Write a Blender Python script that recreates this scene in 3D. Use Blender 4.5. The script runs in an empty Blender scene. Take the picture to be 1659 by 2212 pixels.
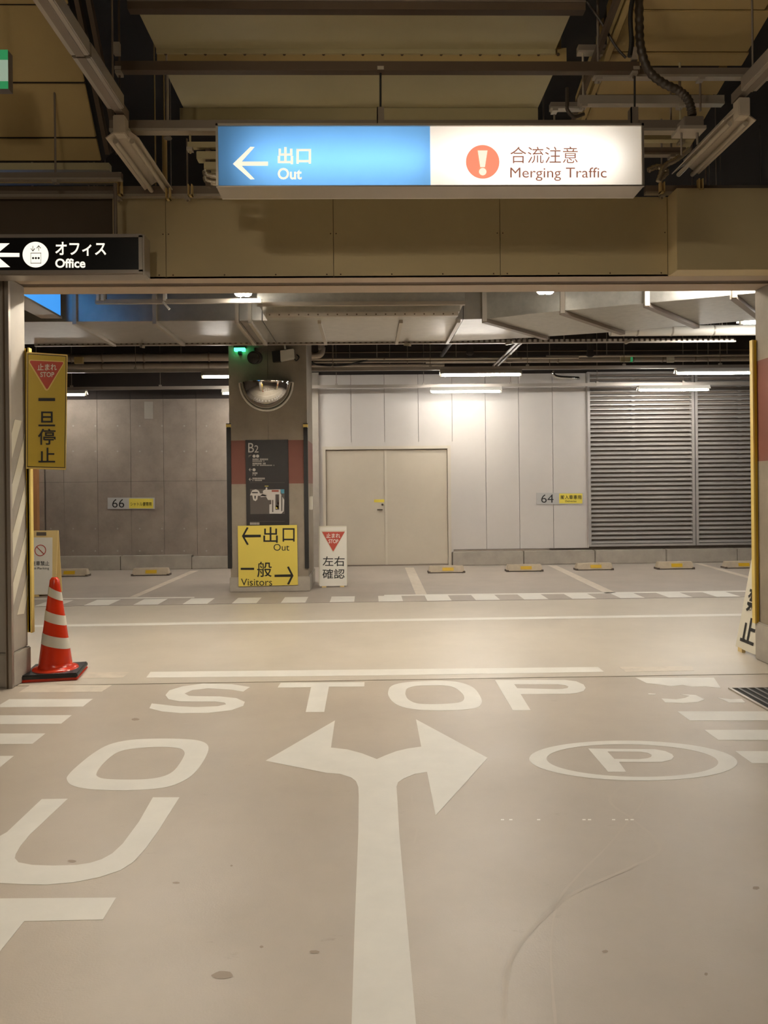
import bpy, bmesh, math, random
from mathutils import Vector, Matrix
random.seed(7)
S = bpy.context.scene
COL = S.collection

# ------------------------------------------------------------------ camera
F = 1660.0            # focal length in photo pixels (1659 x 2212)
U0, V0 = 829.5, 1050.0
CAMZ = 1.4
YAW = math.atan(35.5 / F)
ROLL = 0.0105
Fd = Vector((math.sin(YAW), math.cos(YAW), 0))
R0 = Vector((math.cos(YAW), -math.sin(YAW), 0))
UP = Vector((0, 0, 1))
Rr = R0 * math.cos(ROLL) - UP * math.sin(ROLL)
Ur = UP * math.cos(ROLL) + R0 * math.sin(ROLL)
EYE = Vector((0, 0, CAMZ))
cd = bpy.data.cameras.new('camera')
cam = bpy.data.objects.new('camera', cd)
COL.objects.link(cam)
cd.sensor_fit = 'VERTICAL'; cd.sensor_height = 36.0; cd.sensor_width = 27.0
cd.lens = F * 36.0 / 2212.0
cd.shift_y = (V0 - 1106.0) / 2212.0
cd.clip_start = 0.05
cam.matrix_world = Matrix(((Rr.x, Ur.x, -Fd.x, 0), (Rr.y, Ur.y, -Fd.y, 0), (Rr.z, Ur.z, -Fd.z, CAMZ), (0, 0, 0, 1)))
S.camera = cam

# ------------------------------------------------------------------ world, exposure
w = bpy.data.worlds.new('world'); S.world = w; w.use_nodes = True
w.node_tree.nodes['Background'].inputs[0].default_value = (0.9, 0.85, 0.8, 1)
w.node_tree.nodes['Background'].inputs[1].default_value = 0.0
S.view_settings.view_transform = 'Standard'
S.view_settings.look = 'None'
S.view_settings.exposure = 1.5
S.view_settings.gamma = 1.0
S.view_settings.use_curve_mapping = False
TUBE_POWER = 62.0      # radiance of the lane and wall fluorescent tubes
NEAR_POWER = 64.0      # radiance of the tubes over the near floor
FLOOD_POWER = 60.0
LANE_POWER = 150.0      # tubes over the crossing lane
SIGN_POWER = 5.0

# ------------------------------------------------------------------ pixel helpers (a pixel is a direction, the plane gives the distance)
def ray(u, v):
    return Fd * F + Rr * (u - U0) - Ur * (v - V0)
def P(u, v, Y):                       # on the upright plane y = Y
    d = ray(u, v); return EYE + d * (Y / d.y)
def PX(u, v, X):                      # on the plane x = X
    d = ray(u, v); return EYE + d * (X / d.x)
def G(u, v, z=0.0):                   # on the level plane z
    d = ray(u, v); return EYE + d * ((z - CAMZ) / d.z)
def PL(u, v, p0, n):                  # on any plane
    d = ray(u, v); return EYE + d * ((p0 - EYE).dot(n) / d.dot(n))

# ------------------------------------------------------------------ materials
def srgb(h):
    h = h.lstrip('#'); o = []
    for i in (0, 2, 4):
        c = int(h[i:i + 2], 16) / 255
        o.append(c / 12.92 if c <= 0.04045 else ((c + 0.055) / 1.055) ** 2.4)
    return (*o, 1)
def mat(name, col, rough=0.6, metal=0.0, var=0.0, scale=3.0, bump=0.0, bscale=60.0, col2=None, spec=0.5, detail=6.0, stretch=(1, 1, 1)):
    m = bpy.data.materials.new(name); m.use_nodes = True
    nt = m.node_tree; b = nt.nodes['Principled BSDF']
    c = srgb(col)
    b.inputs['Base Color'].default_value = c
    b.inputs['Roughness'].default_value = rough
    b.inputs['Metallic'].default_value = metal
    b.inputs['Specular IOR Level'].default_value = spec
    if var or col2 or bump:
        tc = nt.nodes.new('ShaderNodeTexCoord'); mp = nt.nodes.new('ShaderNodeMapping')
        geo = nt.nodes.new('ShaderNodeNewGeometry')
        mp.inputs['Scale'].default_value = stretch
        nt.links.new(geo.outputs['Position'], mp.inputs[0])
    if var or col2:
        n = nt.nodes.new('ShaderNodeTexNoise'); n.inputs['Scale'].default_value = scale; n.inputs['Detail'].default_value = detail
        n.inputs['Roughness'].default_value = 0.65
        nt.links.new(mp.outputs[0], n.inputs['Vector'])
        r = nt.nodes.new('ShaderNodeValToRGB')
        e = r.color_ramp.elements; e[0].position = 0.3; e[1].position = 0.7
        c2 = srgb(col2) if col2 else tuple(min(1, x * (1 + var)) for x in c[:3]) + (1,)
        c1 = c if col2 else tuple(x * (1 - var) for x in c[:3]) + (1,)
        e[0].color = c1; e[1].color = c2
        nt.links.new(n.outputs[0], r.inputs[0]); nt.links.new(r.outputs[0], b.inputs['Base Color'])
    if bump:
        n2 = nt.nodes.new('ShaderNodeTexNoise'); n2.inputs['Scale'].default_value = bscale; n2.inputs['Detail'].default_value = 4
        nt.links.new(mp.outputs[0], n2.inputs['Vector'])
        bp = nt.nodes.new('ShaderNodeBump'); bp.inputs['Strength'].default_value = bump; bp.inputs['Distance'].default_value = 0.01
        nt.links.new(n2.outputs[0], bp.inputs['Height']); nt.links.new(bp.outputs[0], b.inputs['Normal'])
    return m
def emit(name, col, strength):
    m = bpy.data.materials.new(name); m.use_nodes = True
    b = m.node_tree.nodes['Principled BSDF']
    b.inputs['Base Color'].default_value = srgb(col)
    b.inputs['Emission Color'].default_value = srgb(col)
    b.inputs['Emission Strength'].default_value = strength
    return m
def translucent(name, col):
    m = bpy.data.materials.new(name); m.use_nodes = True
    nt = m.node_tree; nt.nodes.remove(nt.nodes['Principled BSDF'])
    o = nt.nodes['Material Output']
    t = nt.nodes.new('ShaderNodeBsdfTranslucent'); t.inputs[0].default_value = srgb(col)
    d = nt.nodes.new('ShaderNodeBsdfDiffuse'); d.inputs[0].default_value = srgb(col)
    mx = nt.nodes.new('ShaderNodeMixShader'); mx.inputs[0].default_value = 0.3
    nt.links.new(t.outputs[0], mx.inputs[1]); nt.links.new(d.outputs[0], mx.inputs[2]); nt.links.new(mx.outputs[0], o.inputs[0])
    return m
def floor_material():
    m = mat('floor_coating', '#b2a595', 0.42, var=0.10, scale=0.9, bump=0.06, bscale=140)
    nt = m.node_tree; b = nt.nodes['Principled BSDF']
    src = b.inputs['Base Color'].links[0].from_socket
    geo = nt.nodes.new('ShaderNodeNewGeometry')
    # small dark scuffs and tyre smears
    n = nt.nodes.new('ShaderNodeTexNoise'); n.inputs['Scale'].default_value = 5.5; n.inputs['Detail'].default_value = 8; n.inputs['Roughness'].default_value = 0.7
    mp = nt.nodes.new('ShaderNodeMapping'); mp.inputs['Scale'].default_value = (1, 2.4, 1)
    nt.links.new(geo.outputs['Position'], mp.inputs[0]); nt.links.new(mp.outputs[0], n.inputs['Vector'])
    r = nt.nodes.new('ShaderNodeValToRGB'); r.color_ramp.elements[0].position = 0.64; r.color_ramp.elements[1].position = 0.78
    nt.links.new(n.outputs[0], r.inputs[0])
    mx = nt.nodes.new('ShaderNodeMix'); mx.data_type = 'RGBA'
    mx.inputs[7].default_value = srgb('#84705d')
    mul = nt.nodes.new('ShaderNodeMath'); mul.operation = 'MULTIPLY'; mul.inputs[1].default_value = 0.6
    nt.links.new(r.outputs[0], mul.inputs[0]); nt.links.new(mul.outputs[0], mx.inputs[0])
    nt.links.new(src, mx.inputs[6]); nt.links.new(mx.outputs[2], b.inputs['Base Color'])
    n3 = nt.nodes.new('ShaderNodeTexNoise'); n3.inputs['Scale'].default_value = 1.6; n3.inputs['Detail'].default_value = 5
    nt.links.new(geo.outputs['Position'], n3.inputs['Vector'])
    mr = nt.nodes.new('ShaderNodeMapRange'); mr.inputs[3].default_value = 0.33; mr.inputs[4].default_value = 0.55
    nt.links.new(n3.outputs[0], mr.inputs[0]); nt.links.new(mr.outputs[0], b.inputs['Roughness'])
    return m
M = {
 'floor': floor_material(),
 'lane': mat('lane_coating', '#bfb4a4', 0.38, var=0.07, scale=1.2, bump=0.04, bscale=140),
 'park': mat('parking_coating', '#a59a8e', 0.5, var=0.08, scale=1.5),
 'paint': mat('road_paint', '#ddd8ce', 0.5, var=0.05, scale=4),
 'paint_faded': mat('road_paint_faded', '#cbbfae', 0.5, var=0.12, scale=9),
 'joint': mat('joint_dark', '#5b5046', 0.8),
 'gutter': mat('gutter_grey', '#8a8480', 0.6),
 'concrete': mat('concrete_wall', '#8c7f73', 0.75, var=0.2, scale=2.6, bump=0.15, bscale=35),
 'concrete_col': mat('concrete_pillar', '#8d8171', 0.7, var=0.17, scale=2.2, bump=0.15, bscale=35),
 'concrete_lt': mat('concrete_light', '#a59c90', 0.75, var=0.10, scale=3),
 'kerb': mat('kerb_concrete', '#a39a8e', 0.8, var=0.12, scale=5),
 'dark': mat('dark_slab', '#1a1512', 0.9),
 'dark_and_shade': mat('dark_parts_and_wall_shade', '#332b26', 0.9, var=0.15, scale=2),  # colour of some dark parts, and of shade painted on the upper far wall
 'panel': mat('white_wall_panel', '#c8c1ba', 0.5, var=0.03, scale=1.5),
 'door': mat('door_cream', '#c3b8a6', 0.45, var=0.04, scale=2),
 'frame': mat('door_frame_cream', '#c9bfae', 0.45),
 'fascia': mat('fascia_beige', '#cbb98f', 0.55, var=0.04, scale=1.3),
 'fascia_dk': mat('fascia_brown', '#5a4a38', 0.7, var=0.05, scale=1.3),
 'soffit': mat('soffit_taupe', '#b3a08b', 0.5),
 'duct_cream': mat('duct_cream', '#b9ad86', 0.5, var=0.05, scale=1.5),
 'duct_tan': mat('duct_tan', '#b69d68', 0.55, var=0.05, scale=1.5),
 'galv': mat('galvanised', '#b6b0a6', 0.32, 0.75, var=0.08, scale=9),
 'galv_face': mat('galvanised_face', '#bab6ac', 0.42, 0.55, var=0.10, scale=14),
 'steel': mat('steel_strut', '#8a7d70', 0.5, 0.3),
 'steel_lt': mat('steel_light', '#b5aa9a', 0.4, 0.4),
 'brown_steel': mat('brown_steel', '#5c4b3a', 0.6, 0.2),
 'alu': mat('aluminium', '#b3a99d', 0.35, 0.6),
 'chrome': mat('chrome', '#d8d5d0', 0.12, 1.0),
 'mirror': mat('mirror_dome', '#eceae6', 0.03, 1.0),
 'white_metal': mat('white_enamel', '#d8d2c6', 0.4),
 'fixture': mat('fixture_enamel', '#c6b9a6', 0.4),
 'black': mat('black_rubber', '#171412', 0.5),
 'black_sign': mat('black_sign', '#0c0a09', 0.35),
 'brown_sign': mat('brown_sign', '#1c1614', 0.45),
 'yellow': mat('yellow_guard', '#c9a21f', 0.4),
 'yellow_lt': mat('yellow_guard_light', '#dcc06a', 0.4),
 'yellow_sign': mat('yellow_sign', '#bfa22f', 0.45),
 'yellow_sheet': mat('yellow_sheet', '#d9c356', 0.5),
 'yellow_tag': mat('yellow_tag', '#e3cf52', 0.5),
 'yellow_frame': mat('yellow_frame', '#dcc184', 0.5),
 'red': mat('sign_red', '#b5402b', 0.45),
 'redband': mat('red_band', '#744335', 0.6, var=0.05, scale=4),
 'cone': mat('cone_orange', '#c42f0e', 0.25),
 'cone_tape': mat('cone_reflective', '#c9c3b5', 0.3),
 'white': mat('sign_white', '#e2ddd2', 0.5),
 'offwhite': mat('sign_offwhite', '#d3ccb9', 0.5),
 'ink': mat('ink_black', '#14110e', 0.5),
 'ink_brown': mat('ink_brown', '#7b4a3c', 0.5),
 'plate': mat('number_plate_grey', '#b7b4b0', 0.45),
 'louver': mat('louver_aluminium', '#aca6a0', 0.4, 0.2),
 'louver_dark': mat('louver_backing', '#171312', 0.9),
 'stop_body': mat('wheel_stop_concrete', '#b3a48f', 0.8, var=0.1, scale=12),
 'rubber': mat('conduit_rubber', '#3d3226', 0.45),
 'foil': mat('foil_conduit', '#b9ac97', 0.25, 0.8, bump=0.5, bscale=90),
 'pipe_insul': mat('pipe_insulation', '#a89c8e', 0.5, 0.2, var=0.08, scale=6),
 'grate': mat('grate_steel', '#6a6662', 0.45, 0.5),
 'grate_dark': mat('grate_pit', '#2b2927', 0.9),
 'tube': emit('tube_lane', '#fffcf6', TUBE_POWER),
 'tube_wall': emit('tube_by_wall', '#fffcf6', TUBE_POWER * 0.48),
 'tube_near': emit('tube_near', '#fff3de', NEAR_POWER),
 'tube_lane': emit('tube_crossing', '#fff6e6', LANE_POWER),
 'tube_off': mat('tube_unlit', '#b9ae9b', 0.3),
 'flood': emit('flood_led', '#fffaf0', FLOOD_POWER),
 'tube_sign': emit('tube_sign', '#fbfcff', SIGN_POWER),
 'sign_blue': translucent('lightbox_blue', '#72b0ea'),
 'sign_white': translucent('lightbox_white', '#fffaf0'),
 'letter_lit': emit('letter_lit', '#fff6e0', 0.30),
 'letter_office': emit('letter_office', '#fff8e8', 0.36),
 'coral': emit('letter_coral', '#ff8d70', 0.34),
 'text_lit': emit('letter_brown_lit', '#8a5a48', 0.3),
 'blue_box': emit('lightbox_side_blue', '#3f93e6', 0.36),
 'green_led': emit('green_led', '#3affa0', 2.5),
 'exit_green': emit('exit_green', '#3fb070', 0.12),
 'exit_white': emit('exit_white', '#bcd8c4', 0.12),
 'map_grey': mat('map_grey', '#4c443e', 0.6), 'map_lt': mat('map_light', '#b8b0a8', 0.6), 'map_red': mat('map_red', '#8a3f2e', 0.6),
 'map_blue': mat('map_blue', '#3f7f94', 0.6), 'map_text': mat('map_text', '#a8a098', 0.6),
 'orange_wall': mat('orange_trim', '#b07c4c', 0.7),
}

# ------------------------------------------------------------------ mesh helpers
ORG = {}
class MB:
    def __init__(self): self.v = []; self.f = []; self.smooth = []
    def add(self, vs, fs, sm=False):
        b = len(self.v); self.v += [Vector(p) for p in vs]
        for f in fs: self.f.append([b + i for i in f]); self.smooth.append(sm)
        return self
    def box(self, x0, x1, y0, y1, z0, z1):
        return self.hexa([(x0, y0, z0), (x1, y0, z0), (x1, y1, z0), (x0, y1, z0)], [(x0, y0, z1), (x1, y0, z1), (x1, y1, z1), (x0, y1, z1)])
    def hexa(self, a, b):             # two loops of equal length joined
        n = len(a)
        fs = [list(range(n - 1, -1, -1)), list(range(n, 2 * n))] + [[i, (i + 1) % n, n + (i + 1) % n, n + i] for i in range(n)]
        return self.add(list(a) + list(b), fs)
    def extr(self, pts, vec):
        vec = Vector(vec); a = [Vector(p) for p in pts]
        return self.hexa(a, [p + vec for p in a])
    def bar(self, a, b, w, h, up=(0, 0, 1)):      # rectangular bar from a to b
        a = Vector(a); b = Vector(b); t = (b - a).normalized(); up = Vector(up)
        s = t.cross(up)
        if s.length < 1e-4: s = t.cross(Vector((0, 1, 0)))
        s.normalize(); n = s.cross(t)
        o = [s * (-w / 2) + n * (-h / 2), s * (w / 2) + n * (-h / 2), s * (w / 2) + n * (h / 2), s * (-w / 2) + n * (h / 2)]
        return self.hexa([a + k for k in o], [b + k for k in o])
    def tube(self, pts, r, n=10, cap=True):
        pts = [Vector(p) for p in pts]; vs = []; fs = []; m = len(pts)
        ref = None
        for i, p in enumerate(pts):
            t = (pts[min(i + 1, m - 1)] - pts[max(i - 1, 0)]).normalized()
            if ref is None:
                ref = Vector((0, 0, 1)) if abs(t.z) < 0.9 else Vector((1, 0, 0))
            s = t.cross(ref).normalized(); q = s.cross(t); ref = q
            rr = r[i] if isinstance(r, (list, tuple)) else r
            for k in range(n):
                a = 2 * math.pi * k / n; vs.append(p + s * (rr * math.cos(a)) + q * (rr * math.sin(a)))
        for i in range(m - 1):
            for k in range(n):
                fs.append([i * n + k, i * n + (k + 1) % n, (i + 1) * n + (k + 1) % n, (i + 1) * n + k])
        self.add(vs, fs, True)
        if cap:
            self.add(vs[:n], [list(range(n - 1, -1, -1))]); self.add(vs[-n:], [list(range(n))])
        return self
    def lathe(self, c, prof, n=32, cap=True):     # profile of (radius, z) about the upright axis at c
        c = Vector(c); vs = []; fs = []
        for (r, z) in prof:
            for k in range(n):
                a = 2 * math.pi * k / n; vs.append(c + Vector((r * math.cos(a), r * math.sin(a), z)))
        for i in range(len(prof) - 1):
            for k in range(n): fs.append([i * n + k, i * n + (k + 1) % n, (i + 1) * n + (k + 1) % n, (i + 1) * n + k])
        self.add(vs, fs, True)
        if cap:
            self.add(vs[:n], [list(range(n - 1, -1, -1))]); self.add(vs[-n:], [list(range(n))])
        return self
    def disc(self, c, ex, ey, n=24, thick=None):
        c = Vector(c); ex = Vector(ex); ey = Vector(ey)
        pts = [c + ex * math.cos(2 * math.pi * k / n) + ey * math.sin(2 * math.pi * k / n) for k in range(n)]
        if thick is None: return self.add(pts, [list(range(n))])
        return self.extr(pts, thick)
    def ring(self, outer, inner, vec=None):        # flat ring of two loops of equal length
        n = len(outer); vs = [Vector(p) for p in outer] + [Vector(p) for p in inner]
        self.add(vs, [[i, (i + 1) % n, n + (i + 1) % n, n + i] for i in range(n)])
        return self
    def build(self, name, m, parent=None, kind=None, bevel=0.0):
        me = bpy.data.meshes.new(name)
        vs = self.v
        lo = Vector([min(p[i] for p in vs) for i in range(3)]); hi = Vector([max(p[i] for p in vs) for i in range(3)])
        o = Vector(((lo.x + hi.x) / 2, (lo.y + hi.y) / 2, lo.z if parent is None else (lo.z + hi.z) / 2))
        me.from_pydata([p - o for p in vs], [], self.f)
        for pl, sm in zip(me.polygons, self.smooth): pl.use_smooth = sm
        bm = bmesh.new(); bm.from_mesh(me)
        bmesh.ops.recalc_face_normals(bm, faces=bm.faces)
        if bevel:
            bmesh.ops.remove_doubles(bm, verts=bm.verts, dist=1e-5)
            es = [e for e in bm.edges if len(e.link_faces) == 2 and e.calc_face_angle(0) > 0.7]
            bmesh.ops.bevel(bm, geom=es, offset=bevel, segments=2, affect='EDGES', clamp_overlap=True)
        bm.to_mesh(me); bm.free()
        me.materials.append(M[m] if isinstance(m, str) else m)
        ob = bpy.data.objects.new(name, me); COL.objects.link(ob)
        place(ob, o, parent)
        if kind: ob['kind'] = kind
        return ob
def place(ob, o, parent):
    ORG[ob.name] = Vector(o)
    if parent is not None:
        ob.parent = parent; ob.location = Vector(o) - ORG[parent.name]
    else: ob.location = o
def thing(name, label, cat, loc, group=None, kind=None):
    o = bpy.data.objects.new(name, None); COL.objects.link(o); o.empty_display_size = 0.1
    place(o, Vector(loc), None)
    return tag(o, label, cat, group, kind)
def tag(o, label=None, cat=None, group=None, kind=None):
    if label: o['label'] = label
    if cat: o['category'] = cat
    if group: o['group'] = group
    if kind: o['kind'] = kind
    return o
def struct(ob, label=None):
    ob['kind'] = 'structure'
    if label: ob['label'] = label
    return ob
def sub(ob, label): ob['label'] = label; return ob
def copy_tree(o, delta, parent=None):
    c = o.copy(); COL.objects.link(c); c.parent = parent
    ORG[c.name] = ORG[o.name] + (Vector(delta))
    if parent is None: c.location = o.location + Vector(delta)
    for ch in [x for x in bpy.data.objects if x.parent == o]: copy_tree(ch, delta, c)
    return c
def poly_ob(name, outline, m, parent=None, holes=(), thick=None, kind=None):
    """flat outline (3-D points, maybe with holes) filled and given a little thickness along thick"""
    loops = [[Vector(p) for p in outline]] + [[Vector(p) for p in h] for h in holes]
    bm = bmesh.new(); es = []
    for lp in loops:
        vs = [bm.verts.new(p) for p in lp]
        for i in range(len(vs)): es.append(bm.edges.new((vs[i], vs[(i + 1) % len(vs)])))
    bmesh.ops.triangle_fill(bm, use_beauty=True, use_dissolve=False, edges=es)
    if thick is not None:
        r = bmesh.ops.extrude_face_region(bm, geom=list(bm.faces))
        bmesh.ops.translate(bm, vec=Vector(thick), verts=[g for g in r['geom'] if isinstance(g, bmesh.types.BMVert)])
    bm.verts.index_update(); mb = MB()
    mb.add([v.co.copy() for v in bm.verts], [[v.index for v in f.verts] for f in bm.faces]); bm.free()
    return mb.build(name, m, parent, kind)
def smooth_loop(pts, n=4):
    out = []; k = len(pts)
    for i in range(k):
        p0, p1, p2, p3 = pts[i - 1], pts[i], pts[(i + 1) % k], pts[(i + 2) % k]
        for j in range(n):
            t = j / n; t2 = t * t; t3 = t2 * t
            out.append(tuple(0.5 * (2 * b + (c - a) * t + (2 * a - 5 * b + 4 * c - d) * t2 + (3 * b - a - 3 * c + d) * t3) for a, b, c, d in zip(p0, p1, p2, p3)))
    return out
def curve_pts(pts, n=6):
    out = []; k = len(pts)
    for i in range(k - 1):
        p0, p1, p2, p3 = pts[max(i - 1, 0)], pts[i], pts[i + 1], pts[min(i + 2, k - 1)]
        for j in range(n):
            t = j / n; t2 = t * t; t3 = t2 * t
            out.append(Vector([0.5 * (2 * b + (c - a) * t + (2 * a - 5 * b + 4 * c - d) * t2 + (3 * b - a - 3 * c + d) * t3) for a, b, c, d in zip(p0, p1, p2, p3)]))
    out.append(Vector(pts[-1])); return out
_tc = {}
def text_mesh(body, bold):
    key = (body, bold)
    if key in _tc: return _tc[key]
    cu = bpy.data.curves.new('t', 'FONT'); cu.body = body; cu.size = 1.0; cu.offset = bold; cu.resolution_u = 4; cu.fill_mode = 'FRONT'
    ob = bpy.data.objects.new('t', cu); COL.objects.link(ob)
    dg = bpy.context.evaluated_depsgraph_get(); dg.update()
    me = bpy.data.meshes.new_from_object(ob.evaluated_get(dg))
    vs = [v.co.copy() for v in me.vertices]; fs = [list(p.vertices) for p in me.polygons]
    bpy.data.objects.remove(ob); bpy.data.curves.remove(cu); bpy.data.meshes.remove(me)
    x0 = min(v.x for v in vs); x1 = max(v.x for v in vs); y0 = min(v.y for v in vs); y1 = max(v.y for v in vs)
    r = ([((v.x - x0) / (x1 - x0), (v.y - y0) / max(1e-6, y1 - y0)) for v in vs], fs)
    _tc[key] = r; return r
def text(body, corners, m, parent, bold=0.0, off=0.002, name='lettering'):
    """lettering fitted into the box given by three points: lower left, lower right, upper left"""
    bl, br, tl = corners; ex = br - bl; ez = tl - bl
    nrm = ex.cross(ez).normalized()            # towards the reader
    uv, fs = text_mesh(body, bold)
    vs = [bl + ex * a + ez * b + nrm * off for a, b in uv]
    return MB().add(vs, fs).build(name, m, parent)
def flat(pts, m, parent, name, off=0.002, nrm=Vector((0, -1, 0)), thick=0.0015):
    return poly_ob(name, [Vector(p) + nrm * off for p in pts], m, parent, thick=nrm * -thick)
def pbox(u0, v0, u1, v1, Y):                   # text corners on the plane y = Y
    return P(u0, v1, Y), P(u1, v1, Y), P(u0, v0, Y)

# ================================================================== THE SETTING
YJ = G(830, 1469).y                       # expansion joint under the shutter
YK = G(830, 1300).y                       # gutter between lane and bays
YW = 13.5                                 # far wall
XL, XR, YR = -12.0, 13.0, -7.0
struct(MB().box(XL, XR, YR, YJ - 0.008, -0.2, 0).build('floor', 'floor'), 'beige coated concrete floor of the near aisle')
struct(MB().box(XL, XR, YJ + 0.008, YK - 0.02, -0.2, 0).build('floor', 'lane'), 'bright coated floor of the crossing lane')
struct(MB().box(XL, XR, YK + 0.02, YW + 0.3, -0.2, 0).build('floor', 'park'), 'grey coated floor of the parking bays')
struct(MB().box(XL, XR, YJ - 0.008, YJ + 0.008, -0.2, -0.006).build('trim_1', 'joint'), 'dark expansion joint across the floor')
struct(MB().box(XL, XR, YK - 0.02, YK + 0.02, -0.2, -0.004).build('trim_2', 'gutter'), 'grey gutter strip along the parking bays')
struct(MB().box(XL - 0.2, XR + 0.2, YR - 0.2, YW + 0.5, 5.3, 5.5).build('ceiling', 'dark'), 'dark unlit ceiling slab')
struct(MB().box(XL - 0.2, XL, YR, YW + 0.5, 0, 5.3).build('wall_left', 'concrete'), 'concrete side wall')
struct(MB().box(XR, XR + 0.2, YR, YW + 0.5, 0, 5.3).build('wall_right', 'concrete'), 'concrete side wall')
struct(MB().box(XL - 0.2, XR + 0.2, YR - 0.2, YR, 0, 5.3).build('wall_rear', 'concrete'), 'concrete wall behind the viewer')

# far wall, left half: fair-faced concrete cast in panels
def px_x(u, Y, v=1050): return P(u, v, Y).x
def px_z(v, Y, u=830): return P(u, v, Y).z
wl = struct(MB().box(XL, px_x(690, YW), YW + 0.03, YW + 0.3, 0, 5.3).build('wall_back', 'joint'), 'fair faced concrete far wall with formwork joints')
us = [-160, -86, -10, 62, 97, 138, 211, 283, 354, 425, 497, 569, 690]
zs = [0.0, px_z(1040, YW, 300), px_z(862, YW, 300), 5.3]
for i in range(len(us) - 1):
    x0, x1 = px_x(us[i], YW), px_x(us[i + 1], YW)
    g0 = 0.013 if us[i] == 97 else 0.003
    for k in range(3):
        MB().box(x0 + g0, x1 - (0.013 if us[i + 1] == 97 else 0.003), YW, YW + 0.035, zs[k] + 0.003, zs[k + 1] - 0.003).build('concrete_panel', 'concrete' if k < 2 else 'dark_and_shade', wl)  # top row coloured dark for the shade above the lamps
th = MB()
for uu in range(110, 690, 48):
    for vv in (1142, 1190, 975, 920):
        c = P(uu, vv, YW); th.disc(c + Vector((0, -0.001, 0)), (0.014, 0, 0), (0, 0, 0.014), 10)
th.build('tie_hole', 'concrete_lt', wl, kind='stuff')
c = P(312, 868, YW); d = P(331, 905, YW)
sub(MB().box(c.x, d.x, YW - 0.012, YW, d.z, c.z).build('patch_board', 'concrete_lt', wl), 'pale square patch on the concrete')
# orange-brown trim at the edge of the left pillar opening
c = P(66, 1000, YW - 0.1); d = P(79, 1000, YW - 0.1)
struct(MB().box(c.x, d.x, YW - 0.1, YW, 0.2, 2.6).build('trim_3', 'orange_wall'), 'orange brown strip on the far concrete wall')

# far wall, right half: white panels over a concrete kerb
xw0, xw1 = px_x(690, YW), px_x(1268, YW)
wr = struct(MB().box(xw0, XR, YW + 0.05, YW + 0.3, 0, 5.3).build('wall_back', 'concrete'), 'white panelled far wall beside the doors')
seams = [690, 760, 832, 905, 978, 1050, 1122, 1195, 1268]
zt = px_z(808, YW, 1000); zp = px_z(1185, YW, 1150); zd = px_z(955, YW, 830)
for i in range(8):
    z0 = zp if seams[i] >= 975 else zd
    MB().box(px_x(seams[i], YW) + 0.003, px_x(seams[i + 1], YW) - 0.003, YW, YW + 0.06, z0, zt).build('wall_panel', 'panel', wr, bevel=0.002)
sub(MB().box(xw0, XR, YW + 0.03, YW + 0.05, zt + 0.003, 5.3).build('upper_wall', 'dark_and_shade', wr), 'upper wall with its shade painted dark')  # dark colour carries the shade over the lamp rows
sub(MB().box(xw0 - 0.06, xw0 + 0.005, YW - 0.03, YW + 0.05, px_z(955, YW), zt + 0.05).build('corner_trim', 'panel', wr), 'white edge trim')
sub(MB().box(px_x(1268, YW), px_x(1268, YW) + 0.02, YW - 0.02, YW + 0.05, zp, zt).build('corner_trim', 'panel', wr), 'white edge trim')
sub(MB().box(px_x(975, YW), px_x(1185, YW), YW - 0.02, YW + 0.06, zp - 0.075, zp - 0.005).build('base_rail', 'concrete', wr), 'grey rail under the panels')

# kerbs along the far wall
def kerb(ua, ub, vtop, n, label):
    zt_ = px_z(vtop, YW - 0.15, (ua + ub) / 2); xs = [px_x(ua + (ub - ua) * k / n, YW - 0.15) for k in range(n + 1)]
    kb = struct(MB().box(xs[0], xs[-1], YW - 0.13, YW, 0, zt_ - 0.01).build('baseboard_back', 'joint'), label)
    for k in range(n):
        MB().box(xs[k] + 0.006, xs[k + 1] - 0.006, YW - 0.15, YW, 0, zt_).build('kerb_block', 'kerb', kb, bevel=0.01)
kerb(-50, 412, 1202, 3, 'pale concrete kerb along the left far wall')
kerb(412, 567, 1202, 1, 'pale concrete kerb end behind the middle pillar')
kerb(976, 1900, 1187, 6, 'concrete kerb under the white panels and louvers')

# header beam over the opening
ZS = 2.911; YF = 5.57; YB = 6.0
YF2 = YF * 450 / 464.0
zft = px_z(427, YF)
xs0 = px_x(243, YF, 500); xs1 = px_x(1442, YF, 500)
hb = thing('header_beam', 'long beige clad header beam spanning the opening below the blue sign', 'beam', (0, YF, ZS))
MB().box(-6.5, 6.5, YF + 0.02, YB, ZS + 0.012, zft).build('beam_core', 'fascia_dk', hb)
sub(MB().box(-6.5, 6.5, YF, YF + 0.13, ZS, ZS + 0.014).build('soffit', 'soffit', hb), 'taupe soffit')
sub(MB().box(-6.5, 6.5, YF + 0.22, YB, ZS, ZS + 0.014).build('soffit', 'soffit', hb), 'taupe soffit behind the shutter slot')
sub(MB().box(-6.5, 6.5, YF + 0.13, YF + 0.22, ZS + 0.006, ZS + 0.014).build('shutter_slot', 'brown_steel', hb), 'dark shutter slot')
fs_u = [243, 358, 720, 1080, 1442]
for i in range(4):
    a = px_x(fs_u[i], YF, 500); b = px_x(fs_u[i + 1], YF, 500)
    pn = MB().box(a + 0.002, b - 0.002, YF, YF + 0.02, ZS + 0.001, zft).build('fascia_panel', 'fascia', hb)
    sc = MB(); n = max(2, int((b - a) / 0.37))
    for k in range(n + 1):
        x = a + 0.05 + (b - a - 0.1) * k / n
        sc.disc((x, YF - 0.0015, ZS + 0.025), (0.006, 0, 0), (0, 0, 0.006), 8)
    for zz in (0.32,):
        for x in (a + 0.02, b - 0.02): sc.disc((x, YF - 0.0015, ZS + zz), (0.005, 0, 0), (0, 0, 0.005), 8)
    sc.build('screw_head', 'brown_steel', pn, kind='stuff')
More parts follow.
